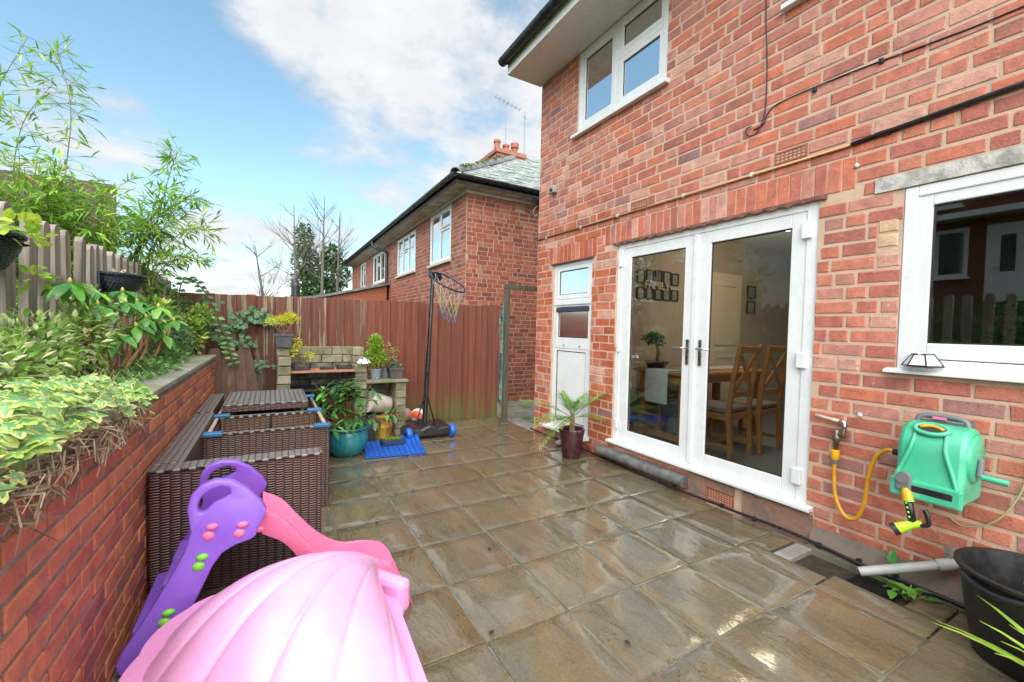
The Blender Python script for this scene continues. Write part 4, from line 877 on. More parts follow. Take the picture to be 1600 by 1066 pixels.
for a_ in (ax_ + 1.05, ax_ - 1.05): part('hinge_ear', MB().obox((Hx + .10 * math.cos(a_), Hy + .10 * math.sin(a_), .20), Vector((math.cos(a_), math.sin(a_), 0)) * .10, Vector((-math.sin(a_), math.cos(a_), 0)) * .05, (0, 0, .025)), SHP2, sh, bevel=.02)
# ------------------------------------------------------------------ brick barbecue
bb = thing('brick_barbecue', 'mossy stone block barbecue with shelf and side table by the fence', 'barbecue', (.75, 5.45, 0))
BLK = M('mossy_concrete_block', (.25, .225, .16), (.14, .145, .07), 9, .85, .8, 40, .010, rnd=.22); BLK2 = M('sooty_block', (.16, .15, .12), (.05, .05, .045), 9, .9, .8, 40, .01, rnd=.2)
bmesh_c = {}
def block(x0, x1, y0, y1, z0, z1, mat=BLK):
    key = (round(x1 - x0, 3), round(y1 - y0, 3), mat.name)
    if key not in bmesh_c:
        a, b, c = (x1 - x0) / 2 - .004, (y1 - y0) / 2 - .004, (z1 - z0) / 2 - .004; m_ = MB().box(-a, a, -b, b, -c, c); m_.v = [tuple(v + U(-.003, .003) for v in p) for p in m_.v]; bmesh_c[key] = m_.mesh('block', mat)
    o = place('block', bmesh_c[key], bb, ((x0 + x1) / 2 + U(-.004, .004), (y0 + y1) / 2 + U(-.006, .006), (z0 + z1) / 2)); o.rotation_euler = (0, 0, U(-.02, .02)); fin(o, .006)
bz = .0985
for k in range(11):
    z = k * bz
    if k < 10: block(.06, .195, 5.20, 5.41, z, z + bz); block(.865, 1.0, 5.20, 5.41, z, z + bz) if k < 9 else None
    block(.06, .195, 5.415, 5.62, z, z + bz); block(.865, 1.0, 5.415, 5.62, z, z + bz)
    off = 0 if k % 2 else .12; xs = [.06] + [x for x in [.06 + off + .24 * q for q in range(5)] if .1 < x < .95] + [1.0]
    for a, b in zip(xs, xs[1:]): block(a, b, 5.625, 5.73, z, z + bz, BLK if k > 8 else BLK2)
    if k < 7: block(1.325, 1.46, 5.17, 5.38, z * .66 / .69, z * .66 / .69 + .094); block(1.325, 1.46, 5.385, 5.60, z * .66 / .69, z * .66 / .69 + .094)
part('shelf', MB().box(.18, .88, 5.24, 5.62, .803, .822), M('terracotta_shelf', (.38, .17, .10), (.26, .11, .07), 9, .6), bb, bevel=.004)
part('side_table', MB().box(.985, 1.48, 5.14, 5.66, .668, .70), M('mossy_slab', (.20, .19, .12), (.14, .15, .06), 8, .8, .6, 40, .006), bb, bevel=.006)
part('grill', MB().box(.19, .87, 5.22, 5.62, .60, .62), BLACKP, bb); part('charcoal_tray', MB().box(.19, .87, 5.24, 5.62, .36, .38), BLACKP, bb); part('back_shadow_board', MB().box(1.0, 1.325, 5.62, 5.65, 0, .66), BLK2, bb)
# pots and small plants
YG = [((.42, .40, .02), (.60, .55, .04)), ((.30, .34, .02), (.50, .48, .03))]; LG = [((.16, .30, .02), (.28, .42, .04)), ((.10, .2, .02), (.2, .34, .03))]; GRN = [((.035, .11, .02), (.07, .19, .035)), ((.06, .16, .03), (.12, .26, .06))]
GP = M('dark_grey_pot', (.055, .06, .068), (.075, .08, .088), 8, .45); BP = M('blue_grey_pot', (.20, .25, .30), (.24, .29, .33), 8, .4)
def sq_pot(t_, c, w0, w1, h, mat, rim=.02):
    x, y, z = c; m_ = MB(); n0 = m_.add([(x + sx * w0, y + sy * w0, z) for sx, sy in ((-1, -1), (1, -1), (1, 1), (-1, 1))] + [(x + sx * w1, y + sy * w1, z + h) for sx, sy in ((-1, -1), (1, -1), (1, 1), (-1, 1))] + [(x + sx * w1 * .9, y + sy * w1 * .9, z + h) for sx, sy in ((-1, -1), (1, -1), (1, 1), (-1, 1))] + [(x + sx * w1 * .88, y + sy * w1 * .88, z + h * .85) for sx, sy in ((-1, -1), (1, -1), (1, 1), (-1, 1))])
    m_.face((n0 + 3, n0 + 2, n0 + 1, n0))
    for l in range(3):
        for k in range(4): a = n0 + l * 4 + k; b = n0 + l * 4 + (k + 1) % 4; m_.face((a, b, b + 4, a + 4))
    p_ = part('pot', m_, mat, t_, bevel=.004); part('soil', MB().box(x - w1 * .87, x + w1 * .87, y - w1 * .87, y + w1 * .87, z + h * .82, z + h * .87), SOIL, p_)
    if rim: part('pot_rim', frame_rect(MB(), lambda u, v, w: (u, v, w), x - w1 - .006, x + w1 + .006, y - w1 - .006, y + w1 + .006, z + h - rim, z + h + .002, .014), mat, p_)
    return p_
def rd_pot(t_, c, r0_, r1_, h, mat, prof=None, n=26):
    x, y, z = c; pr = prof or [(0, 0), (r0_, 0), (r1_, h * .96), (r1_ * 1.06, h * .9), (r1_ * 1.06, h), (r1_ * .93, h), (r1_ * .9, h * .8)]
    p_ = part('pot', MB().lathe(pr, n, c), mat, t_, smooth=True, angle=45); part('soil', MB().lathe([(0, h * .86), (r1_ * .95, h * .85)], n, c), SOIL, p_); return p_
def stems(m_, base, tips, r=.006):
    for t_ in tips:
        b = Vector(base); t1 = Vector(t_); mid = b.lerp(t1, .5) + Vector((U(-.02, .02), U(-.02, .02), .01)); m_.tube([b, mid, t1], [r, r * .8, r * .5], 6, cap=False)
BARK = M('brown_bark', (.11, .06, .04), (.17, .10, .07), 30, .8)
def needle_tuft(m_, c, rad, n, L, cols):
    for _ in range(n):
        q = Vector((random.gauss(0, 1), random.gauss(0, 1), random.gauss(0, 1) + .3)).normalized(); p = Vector(c) + Vector((q.x * rad[0], q.y * rad[1], q.z * rad[2])) * U(.25, 1)
        m_.leaf(p, q + Vector((U(-.5, .5), U(-.5, .5), U(0, .9))), (U(-1, 1), U(-1, 1), U(-1, 1)), L * U(.7, 1.3), L * .22, mixc(*random.choice(cols), random.random()), .1, .05)
x, y = .125, 5.42
t_ = thing('yellow_conifer', 'bright yellow dwarf pine in square dark pot on the left barbecue pier', 'plant', (x, y, 1.085)); sq_pot(t_, (x, y, 1.085), .072, .088, .15, GP)
m = MB(); stems(m, (x, y, 1.21), [(x - .11, y, 1.345), (x + .01, y, 1.33), (x + .10, y - .01, 1.36), (x + .05, y + .04, 1.36), (x - .05, y - .03, 1.35)], .010); part('stem', m, BARK, t_)
m = MB()
for cx, cz, r_ in ((-.115, 1.36, .055), (-.05, 1.385, .065), (.03, 1.40, .07), (.10, 1.395, .065), (.06, 1.43, .06), (-.02, 1.37, .05)): needle_tuft(m, (x + cx, y + U(-.03, .03), cz), (r_, r_, r_ * .75), 130, .035, YG)
part('foliage', m, LEAF, t_, kind='stuff')
def tray(name, c, w, d, h, label, mat=BLACKP):
    t1 = thing(name, label, 'tray', c); x, y, z = c; part('tray', frame_rect(MB(), lambda u, v, q: (u, v, q), x - w, x + w, y - d, y + d, z + .001, z + h, .01), mat, t1, bevel=.003); part('tray_base', MB().box(x - w + .01, x + w - .01, y - d + .01, y + d - .01, z + .001, z + .008), mat, t1); return t1
t_ = tray('bonsai_tray', (.31, 5.42, .823), .088, .06, .05, 'black bonsai tray with small yellow leaved tree on the barbecue shelf'); part('moss_mound', ellip((.31, 5.42, .858), (.075, .05, .018)), MOSS, t_, smooth=True)
m = MB().tube(curve_pts([(.33, 5.42, .86), (.335, 5.42, .93), (.28, 5.42, .99), (.25, 5.42, 1.05)], 5), [.012] * 16, 7); m.tube([(.33, 5.42, .93), (.37, 5.42, .97), (.385, 5.41, 1.0)], [.007, .005, .003], 6); part('trunk', m, BARK, t_); m = MB()
for c, n_ in (((.25, 5.42, 1.08), 70), ((.22, 5.40, 1.02), 45), ((.26, 5.42, 1.15), 50), ((.30, 5.42, 1.10), 40), ((.385, 5.41, 1.0), 40), ((.38, 5.42, .96), 25)): leaf_blob(m, c, (.05, .05, .04), n_, .028, .018, [((.34, .36, .03), (.52, .48, .05))], .2)
part('foliage', m, LEAF, t_, kind='stuff')
tray('empty_tray', (.58, 5.44, .823), .075, .05, .028, 'flat empty black tray in the middle of the barbecue shelf')
t_ = tray('bonsai_tray', (.77, 5.44, .823), .082, .055, .05, 'black tray with bare twig and moss at the right of the shelf'); part('moss_mound', ellip((.77, 5.44, .858), (.07, .045, .018)), MOSS, t_, smooth=True); m = MB(); branch(m, (.76, 5.44, .86), (-.15, 0, 1), .24, .006, 1); part('twig', m, BARK, t_)
def conifer(c, label, pot, cols, name='small_conifer', brown=True):
    x, y, z = c; t1 = thing(name, label, 'plant', c); rd_pot(t1, c, .058, .076, .125, pot); m_ = MB(); m_.tube([(x, y, z + .1), (x, y, z + .42)], [.012, .006], 6); part('stem', m_, BARK, t1); m_ = MB()
    leaf_blob(m_, (x + .01, y, z + .27), (.125, .115, .11), 760, .035, .017, cols, .35); leaf_blob(m_, (x, y, z + .43), (.085, .085, .105), 680, .032, .015, cols, .35)
    if brown: leaf_blob(m_, (x, y, z + .17), (.10, .09, .05), 160, .03, .012, [((.22, .15, .07), (.32, .24, .12))], .3)
    part('foliage', m_, LEAF, t1, kind='stuff')
conifer((1.12, 5.34, .701), 'lime green conifer with rounded top in pale pot on the barbecue side table', BP, LG)
t_ = thing('potted_heather', 'low green plant in blue grey pot behind the square pot', 'plant', (1.28, 5.50, .701)); rd_pot(t_, (1.28, 5.50, .701), .06, .075, .12, BP); m = MB(); leaf_blob(m, (1.28, 5.50, .86), (.09, .08, .07), 200, .03, .013, GRN, .3); part('foliage', m, LEAF, t_, kind='stuff')
t_ = thing('potted_shrub', 'sparse russet shrub in square dark pot at the edge of the side table', 'plant', (1.36, 5.34, .701)); sq_pot(t_, (1.36, 5.34, .701), .07, .085, .13, M('brown_grey_pot', (.07, .06, .06), (.09, .08, .078), 8, .5)); m = MB()
for k in range(7): branch(m, (1.36, 5.34, .81), (U(-.5, .3), U(-.3, .3), 1), U(.18, .30), .005, 1)
part('stem', m, BARK, t_); m = MB(); leaf_blob(m, (1.32, 5.36, 1.0), (.10, .08, .13), 190, .026, .016, [((.30, .16, .05), (.42, .28, .08)), ((.20, .22, .05), (.35, .30, .1))], .1); leaf_blob(m, (1.36, 5.33, .86), (.07, .06, .04), 90, .028, .02, [((.04, .12, .08), (.09, .2, .12))], .2); part('foliage', m, LEAF, t_, kind='stuff')
def solar_lamp(c, s, nrm, label):
    """half hexagonal wall lamp with white panes in a black frame; s right vector, nrm outward"""
    c = Vector(c); s = Vector(s).normalized(); nrm = Vector(nrm).normalized(); t1 = thing('solar_lamp', label, 'lamp', c); u_ = Vector((0, 0, 1))
    top = [c + s * q * .045 + nrm * d + u_ * .062 for q, d in ((-1, .0), (-.5, .045), (.5, .045), (1, .0))]; bot = [c + s * q * .085 + nrm * d for q, d in ((-1, .0), (-.45, .075), (.45, .075), (1, .0))]
    PW = bpy.data.materials.get('lamp_pane') or M('lamp_pane', (.8, .82, .82), rough=.35)
    for k in range(3):
        m_ = MB(); n0 = m_.add([bot[k], bot[k + 1], top[k + 1], top[k]] + [p - nrm * .004 for p in (bot[k], bot[k + 1], top[k + 1], top[k])]); m_.face((n0, n0 + 1, n0 + 2, n0 + 3)); m_.face((n0 + 7, n0 + 6, n0 + 5, n0 + 4))
        for i in range(4): m_.face((n0 + i, n0 + 4 + i, n0 + 4 + (i + 1) % 4, n0 + (i + 1) % 4))
        part('pane', m_, PW, t1)
    m_ = MB()
    for k in range(4): m_.tube([bot[k], top[k]], .0042, 5)
    for k in range(3): m_.tube([bot[k], bot[k + 1]], .0055, 5); m_.tube([top[k], top[k + 1]], .005, 5)
    n0 = m_.add(top); m_.face((n0, n0 + 1, n0 + 2, n0 + 3)); n0 = m_.add([bot[0] - u_ * .006, bot[1] - u_ * .006, bot[2] - u_ * .006, bot[3] - u_ * .006]); m_.face((n0 + 3, n0 + 2, n0 + 1, n0)); part('frame', m_, BLACKP, t1)
    part('sensor', ellip((top[1] + top[2]) / 2 + u_ * .004 + nrm * .0, (.012, .012, .007)), PW, t1, smooth=True)
solar_lamp((.955, 5.192, .905), (1, 0, 0), (0, -1, 0), 'white paned solar lamp on the right barbecue pier'); solar_lamp((XW - .028, .895, 1.208), (0, -1, 0), (-1, 0, 0), 'white paned solar lamp on the kitchen window sill')
# things under the side table
t_ = thing('tipped_bucket', 'grubby white bucket lying tilted under the side table', 'bucket', (1.14, 5.32, .28)); b0 = Vector((1.03, 5.25, .44)); b1 = Vector((1.27, 5.33, .37)); part('body', MB().tube([b0, b0.lerp(b1, .5), b1], [.125, .118, .105], 18), M('grubby_white_plastic', (.58, .53, .46), (.42, .37, .31), 9, .55), t_, smooth=True, angle=45); part('rim', MB().tube([b0 - (b1 - b0) * .02, b0 + (b1 - b0) * .07], .132, 18), bpy.data.materials['grubby_white_plastic'], t_, smooth=True, angle=45)
t_ = thing('fuel_drum', 'small rusty yellow drum beneath the white bucket', 'drum', (1.2, 5.22, 0)); part('body', MB().lathe([(0, .0), (.11, 0), (.115, .01), (.11, .03), (.11, .13), (.115, .14), (.11, .15), (.11, .255), (.116, .265), (.10, .27), (0, .268)], 22, (1.19, 5.20, .0)), M('rusty_yellow_paint', (.42, .27, .02), (.20, .09, .02), 9, .6, .5, 40, .004), t_, smooth=True, angle=50); part('cap', MB().lathe([(0, .27), (.022, .27), (.022, .29), (0, .29)], 10, (1.15, 5.18, 0)), BLACKP, t_); part('support', MB().box(1.04, 1.3, 5.33, 5.55, 0, .24), BLK2, t_)
t_ = thing('dried_shrub', 'brittle dried brown stems in front of the yellow drum', 'plant', (1.27, 5.10, 0)); m = MB()
for k in range(9): branch(m, (1.28 + U(-.03, .03), 5.10, 0), (U(-.5, .4), U(-.3, .3), 1), U(.25, .42), .004, 2)
part('stems', m, BARK, t_, kind='stuff'); m = MB(); leaf_blob(m, (1.28, 5.10, .3), (.13, .06, .12), 110, .022, .012, [((.26, .13, .04), (.36, .22, .07))], .1); part('foliage', m, LEAF, t_, kind='stuff')
t_ = thing('black_crate', 'dark plastic crate tucked between turquoise pot and yellow drum', 'crate', (.98, 5.1, 0)); part('body', frame_rect(MB(), lambda u, v, q: (u, v, q), .92, 1.06, 5.0, 5.18, .001, .27, .012), BLACKP, t_); part('base', MB().box(.932, 1.048, 5.012, 5.168, .001, .02), BLACKP, t_); part('rim', frame_rect(MB(), lambda u, v, q: (u, v, q), .91, 1.07, 4.99, 5.19, .271, .29, .022), BLACKP, t_)
# turquoise pot with shrub
t_ = thing('turquoise_pot_shrub', 'glossy leaved shrub in round turquoise glazed pot', 'plant', (.70, 4.66, 0)); TQ = M('turquoise_glaze', (.015, .15, .19), (.03, .24, .26), 5, .16, .1, 20, .003, stretch=(3, 3, .6))
rd_pot(t_, (.70, 4.66, 0), .13, .19, .30, TQ, [(0, .0), (.12, 0), (.135, .01), (.185, .08), (.208, .16), (.205, .22), (.195, .262), (.205, .275), (.218, .283), (.222, .296), (.212, .305), (.195, .30), (.185, .25)], 36)
m = MB(); lm = []
PR = [((.035, .13, .025), (.06, .22, .04)), ((.05, .19, .03), (.12, .32, .05)), ((.03, .10, .03), (.05, .15, .04))]
for k in range(8):
    mm = MB(); c1 = mixc(*random.choice(PR), random.random()); mm.leaf((0, 0, 0), (1, 0, 0), (0, 0, 1), .105, .042, c1, .25, .35); lm.append(mm.mesh('leaf', LEAFG, smooth=True))
mm = MB(); mm.leaf((0, 0, 0), (1, 0, 0), (0, 0, 1), .09, .034, (.45, .20, .16), .25, .3); pinkleaf = mm.mesh('leaf', LEAFG, smooth=True)
def leaf_obj(par, me, p, d, nr, s=1.0, name='leaf'):
    d = Vector(d).normalized(); y_ = Vector(nr).cross(d); y_ = y_.normalized() if y_.length > 1e-4 else d.orthogonal().normalized(); z_ = d.cross(y_)
    o = bpy.data.objects.new(name, me); COL.objects.link(o); o.parent = par; WL[o.name] = Vector(p)
    mt = Matrix(((d.x, y_.x, z_.x), (d.y, y_.y, z_.y), (d.z, y_.z, z_.z))); o.rotation_euler = mt.to_euler(); o.location = Vector(p) - WL[par.name]; o.scale = (s, s, s); return o
cnt = 0
for k in range(40):
    a = U(0, 6.28); ro = abs(random.gauss(0, .24)); tip = Vector((.69 + ro * math.cos(a) * 1.25, 4.62 + ro * math.sin(a) * .8, .44 + U(.0, .42) - ro * .40)); 
    if k > 34: tip = Vector((U(.32, .5), 4.62, U(.66, .80)))
    if k == 39: tip = Vector((1.0, 4.55, .88))
    b = Vector((.70 + U(-.05, .05), 4.66 + U(-.05, .05), .27)); mid = b.lerp(tip, .55) + Vector((0, 0, .05)); m.tube([b, mid, tip], [.006, .004, .002], 5, cap=False); dr = (tip - mid).normalized(); nl = 8 if cnt < 292 else 0
    for q in range(nl):
        f = q / nl; ang = q * 2.4; x_ = dr.orthogonal().normalized(); y_ = dr.cross(x_); o_ = x_ * math.cos(ang) + y_ * math.sin(ang)
        leaf_obj(t_, pinkleaf if (k in (35, 39) and q > 5) else random.choice(lm), mid.lerp(tip, .25 + .75 * f), o_ + dr * .35 + Vector((0, 0, -.15)), Vector((0, 0, 1)) + o_ * .2, U(.9, 1.35)); cnt += 1
part('stem', m, M('reddish_stem', (.20, .07, .04), rough=.6), t_)
# foam mat and moss tray
t_ = thing('foam_mat', 'blue perforated interlocking mat on the paving by the barbecue', 'mat', (1.17, 4.68, 0)); m = MB(); A, B_, C_, D_ = Vector((.85, 4.43, .006)), Vector((1.43, 4.35, .006)), Vector((1.53, 5.02, .09)), Vector((.92, 5.03, .006)); NB = 11
def mp(u, v): 
    p = A.lerp(B_, u).lerp(D_.lerp(C_, u), v); p.z = .006 + .085 * max(0, u - .6) / .4 * max(0, v - .5) / .5; return p
for k in range(NB + 1):
    for r_ in range(NB):
        u0_, u1_ = r_ / NB, (r_ + 1) / NB; v_ = k / NB
        for flip in (0, 1):
            q = lambda a, b: mp(a, b) if not flip else mp(b, a)
            w = .028 if flip else .012; n0 = m.add([q(u0_, max(0, v_ - w)), q(u1_, max(0, v_ - w)), q(u1_, min(1, v_ + w)), q(u0_, min(1, v_ + w))]); zz = Vector((0, 0, .012 + .001 * flip)); n1 = m.add([Vector(m.v[n0 + i]) + zz for i in range(4)])
            m.face((n1, n1 + 1, n1 + 2, n1 + 3) if not flip else (n1 + 3, n1 + 2, n1 + 1, n1))
            for i in range(4): m.face((n0 + i, n0 + (i + 1) % 4, n1 + (i + 1) % 4, n1 + i))
BLUEM = M('blue_foam', (.012, .12, .55), (.015, .10, .46), 6, .4); part('lattice', m, BLUEM, t_); m = MB()
for k in range(40):
    f = k / 40
    for p in (mp(f, -.015), mp(1.015, f)): m.lathe([(0, 0), (.012, 0), (.012, .013), (0, .013)], 8, p)
part('edge_teeth', m, BLUEM, t_, kind='stuff')
t_ = tray('seed_tray', (1.20, 4.78, .02), .125, .065, .06, 'dark blue tray of bright moss standing on the blue mat', M('navy_plastic', (.02, .035, .09), rough=.4)); m = MB(); leaf_blob(m, (1.20, 4.78, .07), (.11, .05, .02), 320, .022, .008, [((.14, .25, .02), (.25, .36, .04))], .1, 1.0); part('moss', m, LEAF, t_, kind='stuff')
# ------------------------------------------------------------------ basketball stand, balls
t_ = thing('basketball_stand', 'black portable basketball stand with tilted hoop and coloured net', 'basketball stand', (1.68, 5.05, 0)); BLK3 = M('glossy_black_plastic', (.010, .011, .013), (.02, .02, .022), 6, .22)
base = MB().prism([(-.30, .0), (.30, 0), (.30, .09), (.24, .13), (.10, .115), (.0, .16), (-.12, .115), (-.25, .13), (-.30, .08)], lambda u, v, d: (1.69 + u, d, v + .015), 4.90, 5.34); part('base', base, BLK3, t_, bevel=.03)
for sx in (-.27, .27):
    w = part('wheel', MB().lathe([(0, -.03), (.07, -.03), (.078, -.015), (.078, .015), (.07, .03), (0, .03)], 16, (1.69 + sx, 4.90, .08), 'x'), BLUEM, t_, smooth=True, angle=40); part('hub', MB().lathe([(0, -.036), (.03, -.036), (.03, .036), (0, .036)], 10, (1.69 + sx, 4.90, .08), 'x'), BLK3, w)
p0, p1 = Vector((1.665, 5.08, .13)), Vector((1.752, 5.10, 1.985)); pd = (p1 - p0).normalized(); part('pole', MB().tube([p0, p0.lerp(p1, .5)], .029, 12), BLK3, t_, smooth=True, angle=50); part('pole', MB().tube([p0.lerp(p1, .48), p1], .024, 12), BLK3, t_, smooth=True, angle=50)
for dx, dy in ((-.12, -.03), (.13, .02)): part('strut', MB().tube([p0 + pd * .42, (1.68 + dx * 1.1, 5.12 + dy, .12)], .009, 6), BLK3, t_)
rn = Vector((.26, -.48, .84)).normalized(); rx = Vector((1, 0, 0)); rx = (rx - rn * rx.dot(rn)).normalized(); ry = rn.cross(rx); rc = p1 + Vector((.115, -.22, -.085)); RR = .228
part('hoop', MB().tube([rc + (rx * math.cos(a) + ry * math.sin(a)) * RR for a in [2 * math.pi * k / 36 for k in range(37)]], .0095, 8, cap=False), M('blue_black_metal', (.03, .035, .06), rough=.3, metal=.6), t_, smooth=True)
part('bracket', MB().obox(p1 + Vector((.015, -.03, .0)), rx * .085, ry * .035, rn * .032), BLK3, t_, bevel=.008)
m = MB(); NC = [(.5, .5, .55), (.7, .62, .25), (.15, .45, .2), (.05, .10, .5)]; net_axis = Vector((.02, 0, -1)); rings = [(1, 0, 0), (.78, .12, .5), (.62, .22, 1), (.52, .30, 1.5), (.48, .37, 2), (.46, .44, 2.5)]
NP = [[rc + (rx * math.cos(a) + ry * math.sin(a)) * RR * s_ + net_axis * dz_ for a in [2 * math.pi * (k + ph) / 12 for k in range(12)]] for s_, dz_, ph in rings]
for l in range(5):
    cset = [(.55, .55, .58), (.62, .55, .28), (.60, .60, .30), (.16, .42, .22), (.04, .09, .45)][l]
    for k in range(12):
        for e in (0, -1): m.tube([NP[l][k], NP[l + 1][(k + e) % 12]], 0.0027, 4, cap=False, col=mixc(tuple(q_ * .6 for q_ in cset), random.choice(NC), .25))
part('net', m, M('net_cord', (1, 1, 1), attr=True, rough=.8), t_)
t = NT('football_panels'); v = t.coord((1, 1, 1)); vo = t.n('TexVoronoi'); vo.inputs['Scale'].default_value = 11; t.link(v, vo.inputs['Vector']); sepc = t.n('SeparateColor'); t.link(vo.outputs['Color'], sepc.inputs[0])
FB = t.done(t.mix(t.range(sepc.outputs[0], .60, .62), (.72, .72, .70), t.mix(t.range(sepc.outputs[1], .35, .37), (.10, .05, .05), (.75, .10, .02))), .35)
solo('football', ellip((1.775, 5.70, .115), (.108, .108, .108), 22), FB, 'white football with orange patches behind the basketball stand base', 'ball', smooth=True); solo('play_ball', ellip((1.60, 5.72, .14), (.10, .10, .10), 20), M('faded_pink_rubber', (.48, .25, .19), (.40, .2, .16), 8, .6), 'faded pink ball half hidden behind the barbecue side pier', 'ball', smooth=True)
# ------------------------------------------------------------------ leaning planks and fence ivy
PLK = wood('dark_wet_plank', (.10, .045, .025), (.20, .12, .06), .68, .3)
for k, (bx, tx, tz, w, lab) in enumerate([(-.50, -.535, 1.06, .055, 'dark plank upright against the garden wall end'), (-.47, -.46, .98, .045, 'short plank second from the garden wall end'), (-.38, -.40, 1.10, .05, 'narrow dark plank behind the shorter ones'), (-.22, -.33, 1.03, .06, 'round ended plank leaning left of the longest one'), (-.05, -.27, 1.10, .055, 'longest plank leaning furthest across the ivy'), (-.16, -.24, .78, .07, 'short broad plank with pale bolt marks in front'), (-.07, -.17, .80, .05, 'short thin plank at the foot of the longest one')]):
    b, e = Vector((bx, 5.42 + k * .02, .0)), Vector((tx, 5.66 + k * .03, tz)); d = (e - b).normalized(); s_ = d.cross(Vector((0, 1, 0))).normalized(); n_ = s_.cross(d); m = MB(); L_ = (e - b).length
    pf2 = [(-w, 0), (w, 0), (w, L_ - .03), (w * .6, L_), (-w * .6, L_), (-w, L_ - .03)]; m.prism(pf2, lambda u, v, q: tuple(b + s_ * u + d * v + n_ * q), -.012, .012); solo('plank', m, PLK, lab, 'plank', 'old planks leaning in the corner')
IVG = [((.02, .07, .02), (.045, .12, .035)), ((.04, .10, .035), (.08, .16, .06))]
def ivy(name, label, spots, n, L, cols, y, vine=True, grp=None, cat='ivy', mat=LEAFG):
    t1 = thing(name, label, cat, (spots[0][0], y, max(spots[0][1] - .5, 0)), grp); m_ = MB(); f = MB(); pts = [Vector((a, y, b)) for a, b, _ in spots]
    if vine and len(pts) > 1: m_.tube(curve_pts(pts, 4), .006, 5); part('vine', m_, BARK, t1)
    for a, b, r_ in spots:
        for _ in range(n):
            p = Vector((a + random.gauss(0, r_), y - abs(random.gauss(0, .05)) - .02, b + random.gauss(0, r_ * .8))); f.leaf(p, (U(-1, 1), U(-.6, -.1), U(-.8, .2)), (U(-.3, .3), -1, .5), L * U(.6, 1.2), L * U(.7, .9), mixc(*random.choice(cols), random.random()), .15)
    part('foliage', f, mat, t1, kind='stuff')
ivy('fence_ivy', 'dark ivy spray hanging on the peeling fence above the planks', [(-.33, 1.40, .045), (-.22, 1.47, .05), (-.10, 1.46, .05), (-.01, 1.40, .04), (-.30, 1.32, .03)], 16, .085, IVG, 5.92)
ivy('climbing_ivy', 'ivy climbing behind the leaning planks at the end of the wall', [(-.66, 1.5, .09), (-.56, 1.32, .08), (-.48, 1.18, .07), (-.42, 1.08, .07), (-.25, 1.12, .05), (-.10, .85, .05)], 30, .058, IVG + [((.06, .16, .05), (.12, .26, .08))], 5.86, mat=LEAF)
# ------------------------------------------------------------------ planting bed
LEAFV = leaf_mat('variegated_leaf', .38, .25)
def spray(mb, p, d, L, n, ls, lw, cols, up=(0, 0, 1), droop=.3, ang=.7, edge=None):
    p = Vector(p); d = Vector(d).normalized(); pts = []
    for k in range(6): pts.append(p + d * L * k / 5 + Vector((0, 0, -droop * L * (k / 5) ** 2)))
    for k in range(n):
        t_ = .15 + .85 * k / n; i = min(4, int(t_ * 5)); q = pts[i].lerp(pts[i + 1], t_ * 5 - i); tg = (pts[i + 1] - pts[i]).normalized(); s_ = tg.cross(Vector(up)); s_ = s_.normalized() if s_.length > 1e-3 else tg.orthogonal()
        a = (1 if k % 2 else -1) * ang; mb.leaf(q, tg * math.cos(a) + s_ * math.sin(a) + Vector((0, 0, U(-.2, .2))), Vector(up) + Vector((U(-.4, .4), U(-.4, .4), 0)), ls * U(.7, 1.2), lw * U(.8, 1.1), mixc(*random.choice(cols), random.random()), .2, .3, edge)
    return pts
# variegated ivy cascading over the coping
t_ = thing('variegated_ivy', 'cream edged ivy spilling over the coping in the left foreground', 'ivy', (-.62, 1.9, 1.0)); ivl = []
for k in range(16):
    mm = MB(); gcol = mixc((.07, .20, .06), (.16, .32, .10), random.random()); ed = mixc((.36, .48, .07), (.60, .62, .26), random.random()); L_, W_ = .064, .064
    out = []
    for q in range(20):
        a_ = 2 * math.pi * q / 20; rad = .42 + .13 * math.cos(5 * a_) + .10 * math.cos(a_) + U(-.02, .02); out.append((.42 + rad * math.cos(a_) * 1.05, rad * math.sin(a_)))
    cu_ = U(.1, .5); o_ = [Vector((x * L_, y * W_, -cu_ * L_ * (x - .3) ** 2 - .3 * L_ * y * y + U(-.002, .002))) for x, y in out]; c_ = Vector((.40 * L_, 0, .003)); inn = [c_ + (p - c_) * (.74 + U(-.22, .20)) + Vector((0, 0, .0015)) for p in o_]
    a = mm.add(o_); b = mm.add(inn); c0 = mm.add([c_])
    for i in range(20):
        j = (i + 1) % 20; mm.face((a + i, a + j, b + j, b + i), ed if random.random() < .85 else mixc(ed, gcol, .6)); mm.face((b + i, b + j, c0), gcol if random.random() < .8 else mixc(gcol, (.3, .4, .25), .6))
    ivl.append(mm.mesh('leaf', LEAFV, smooth=True))
for k in range(290):
    yy = U(1.12, 2.62); f = (yy - 1.12) / 1.5; xx = lerp(-.80, -.49, random.random() ** .55); topz = 1.09 + .09 * math.sin(f * 3.1) * (1 - .5 * f) + U(-.04, .04); zz = topz - max(0, xx + .56) * 1.1 - .05 * f
    leaf_obj(t_, random.choice(ivl), (xx, yy, zz), (U(.1, 1), U(-.9, .5), U(-.5, .15)), (U(-.5, .9), U(-.9, .4), 1), U(.55, 1.25) * (1 - .2 * f))
m = MB()
for k in range(430):
    yy = U(1.0, 2.45); p = Vector((U(-.60, -.49), yy, U(.93, 1.03))); q = p + Vector((U(.0, .06), U(-.14, .14), U(-.06, .02))); e = q + Vector((U(-.02, .02), U(-.10, .10), U(-.07, .01))); cc = mixc((.16, .10, .06), (.42, .33, .22), random.random()); m.tube([p, q, e], [.0028, .0024, .0012], 4, cap=False, col=cc)
part('dead_stalks', m, M('dry_stalk', (1, 1, 1), attr=True, rough=.85), t_, kind='stuff')
m = MB()
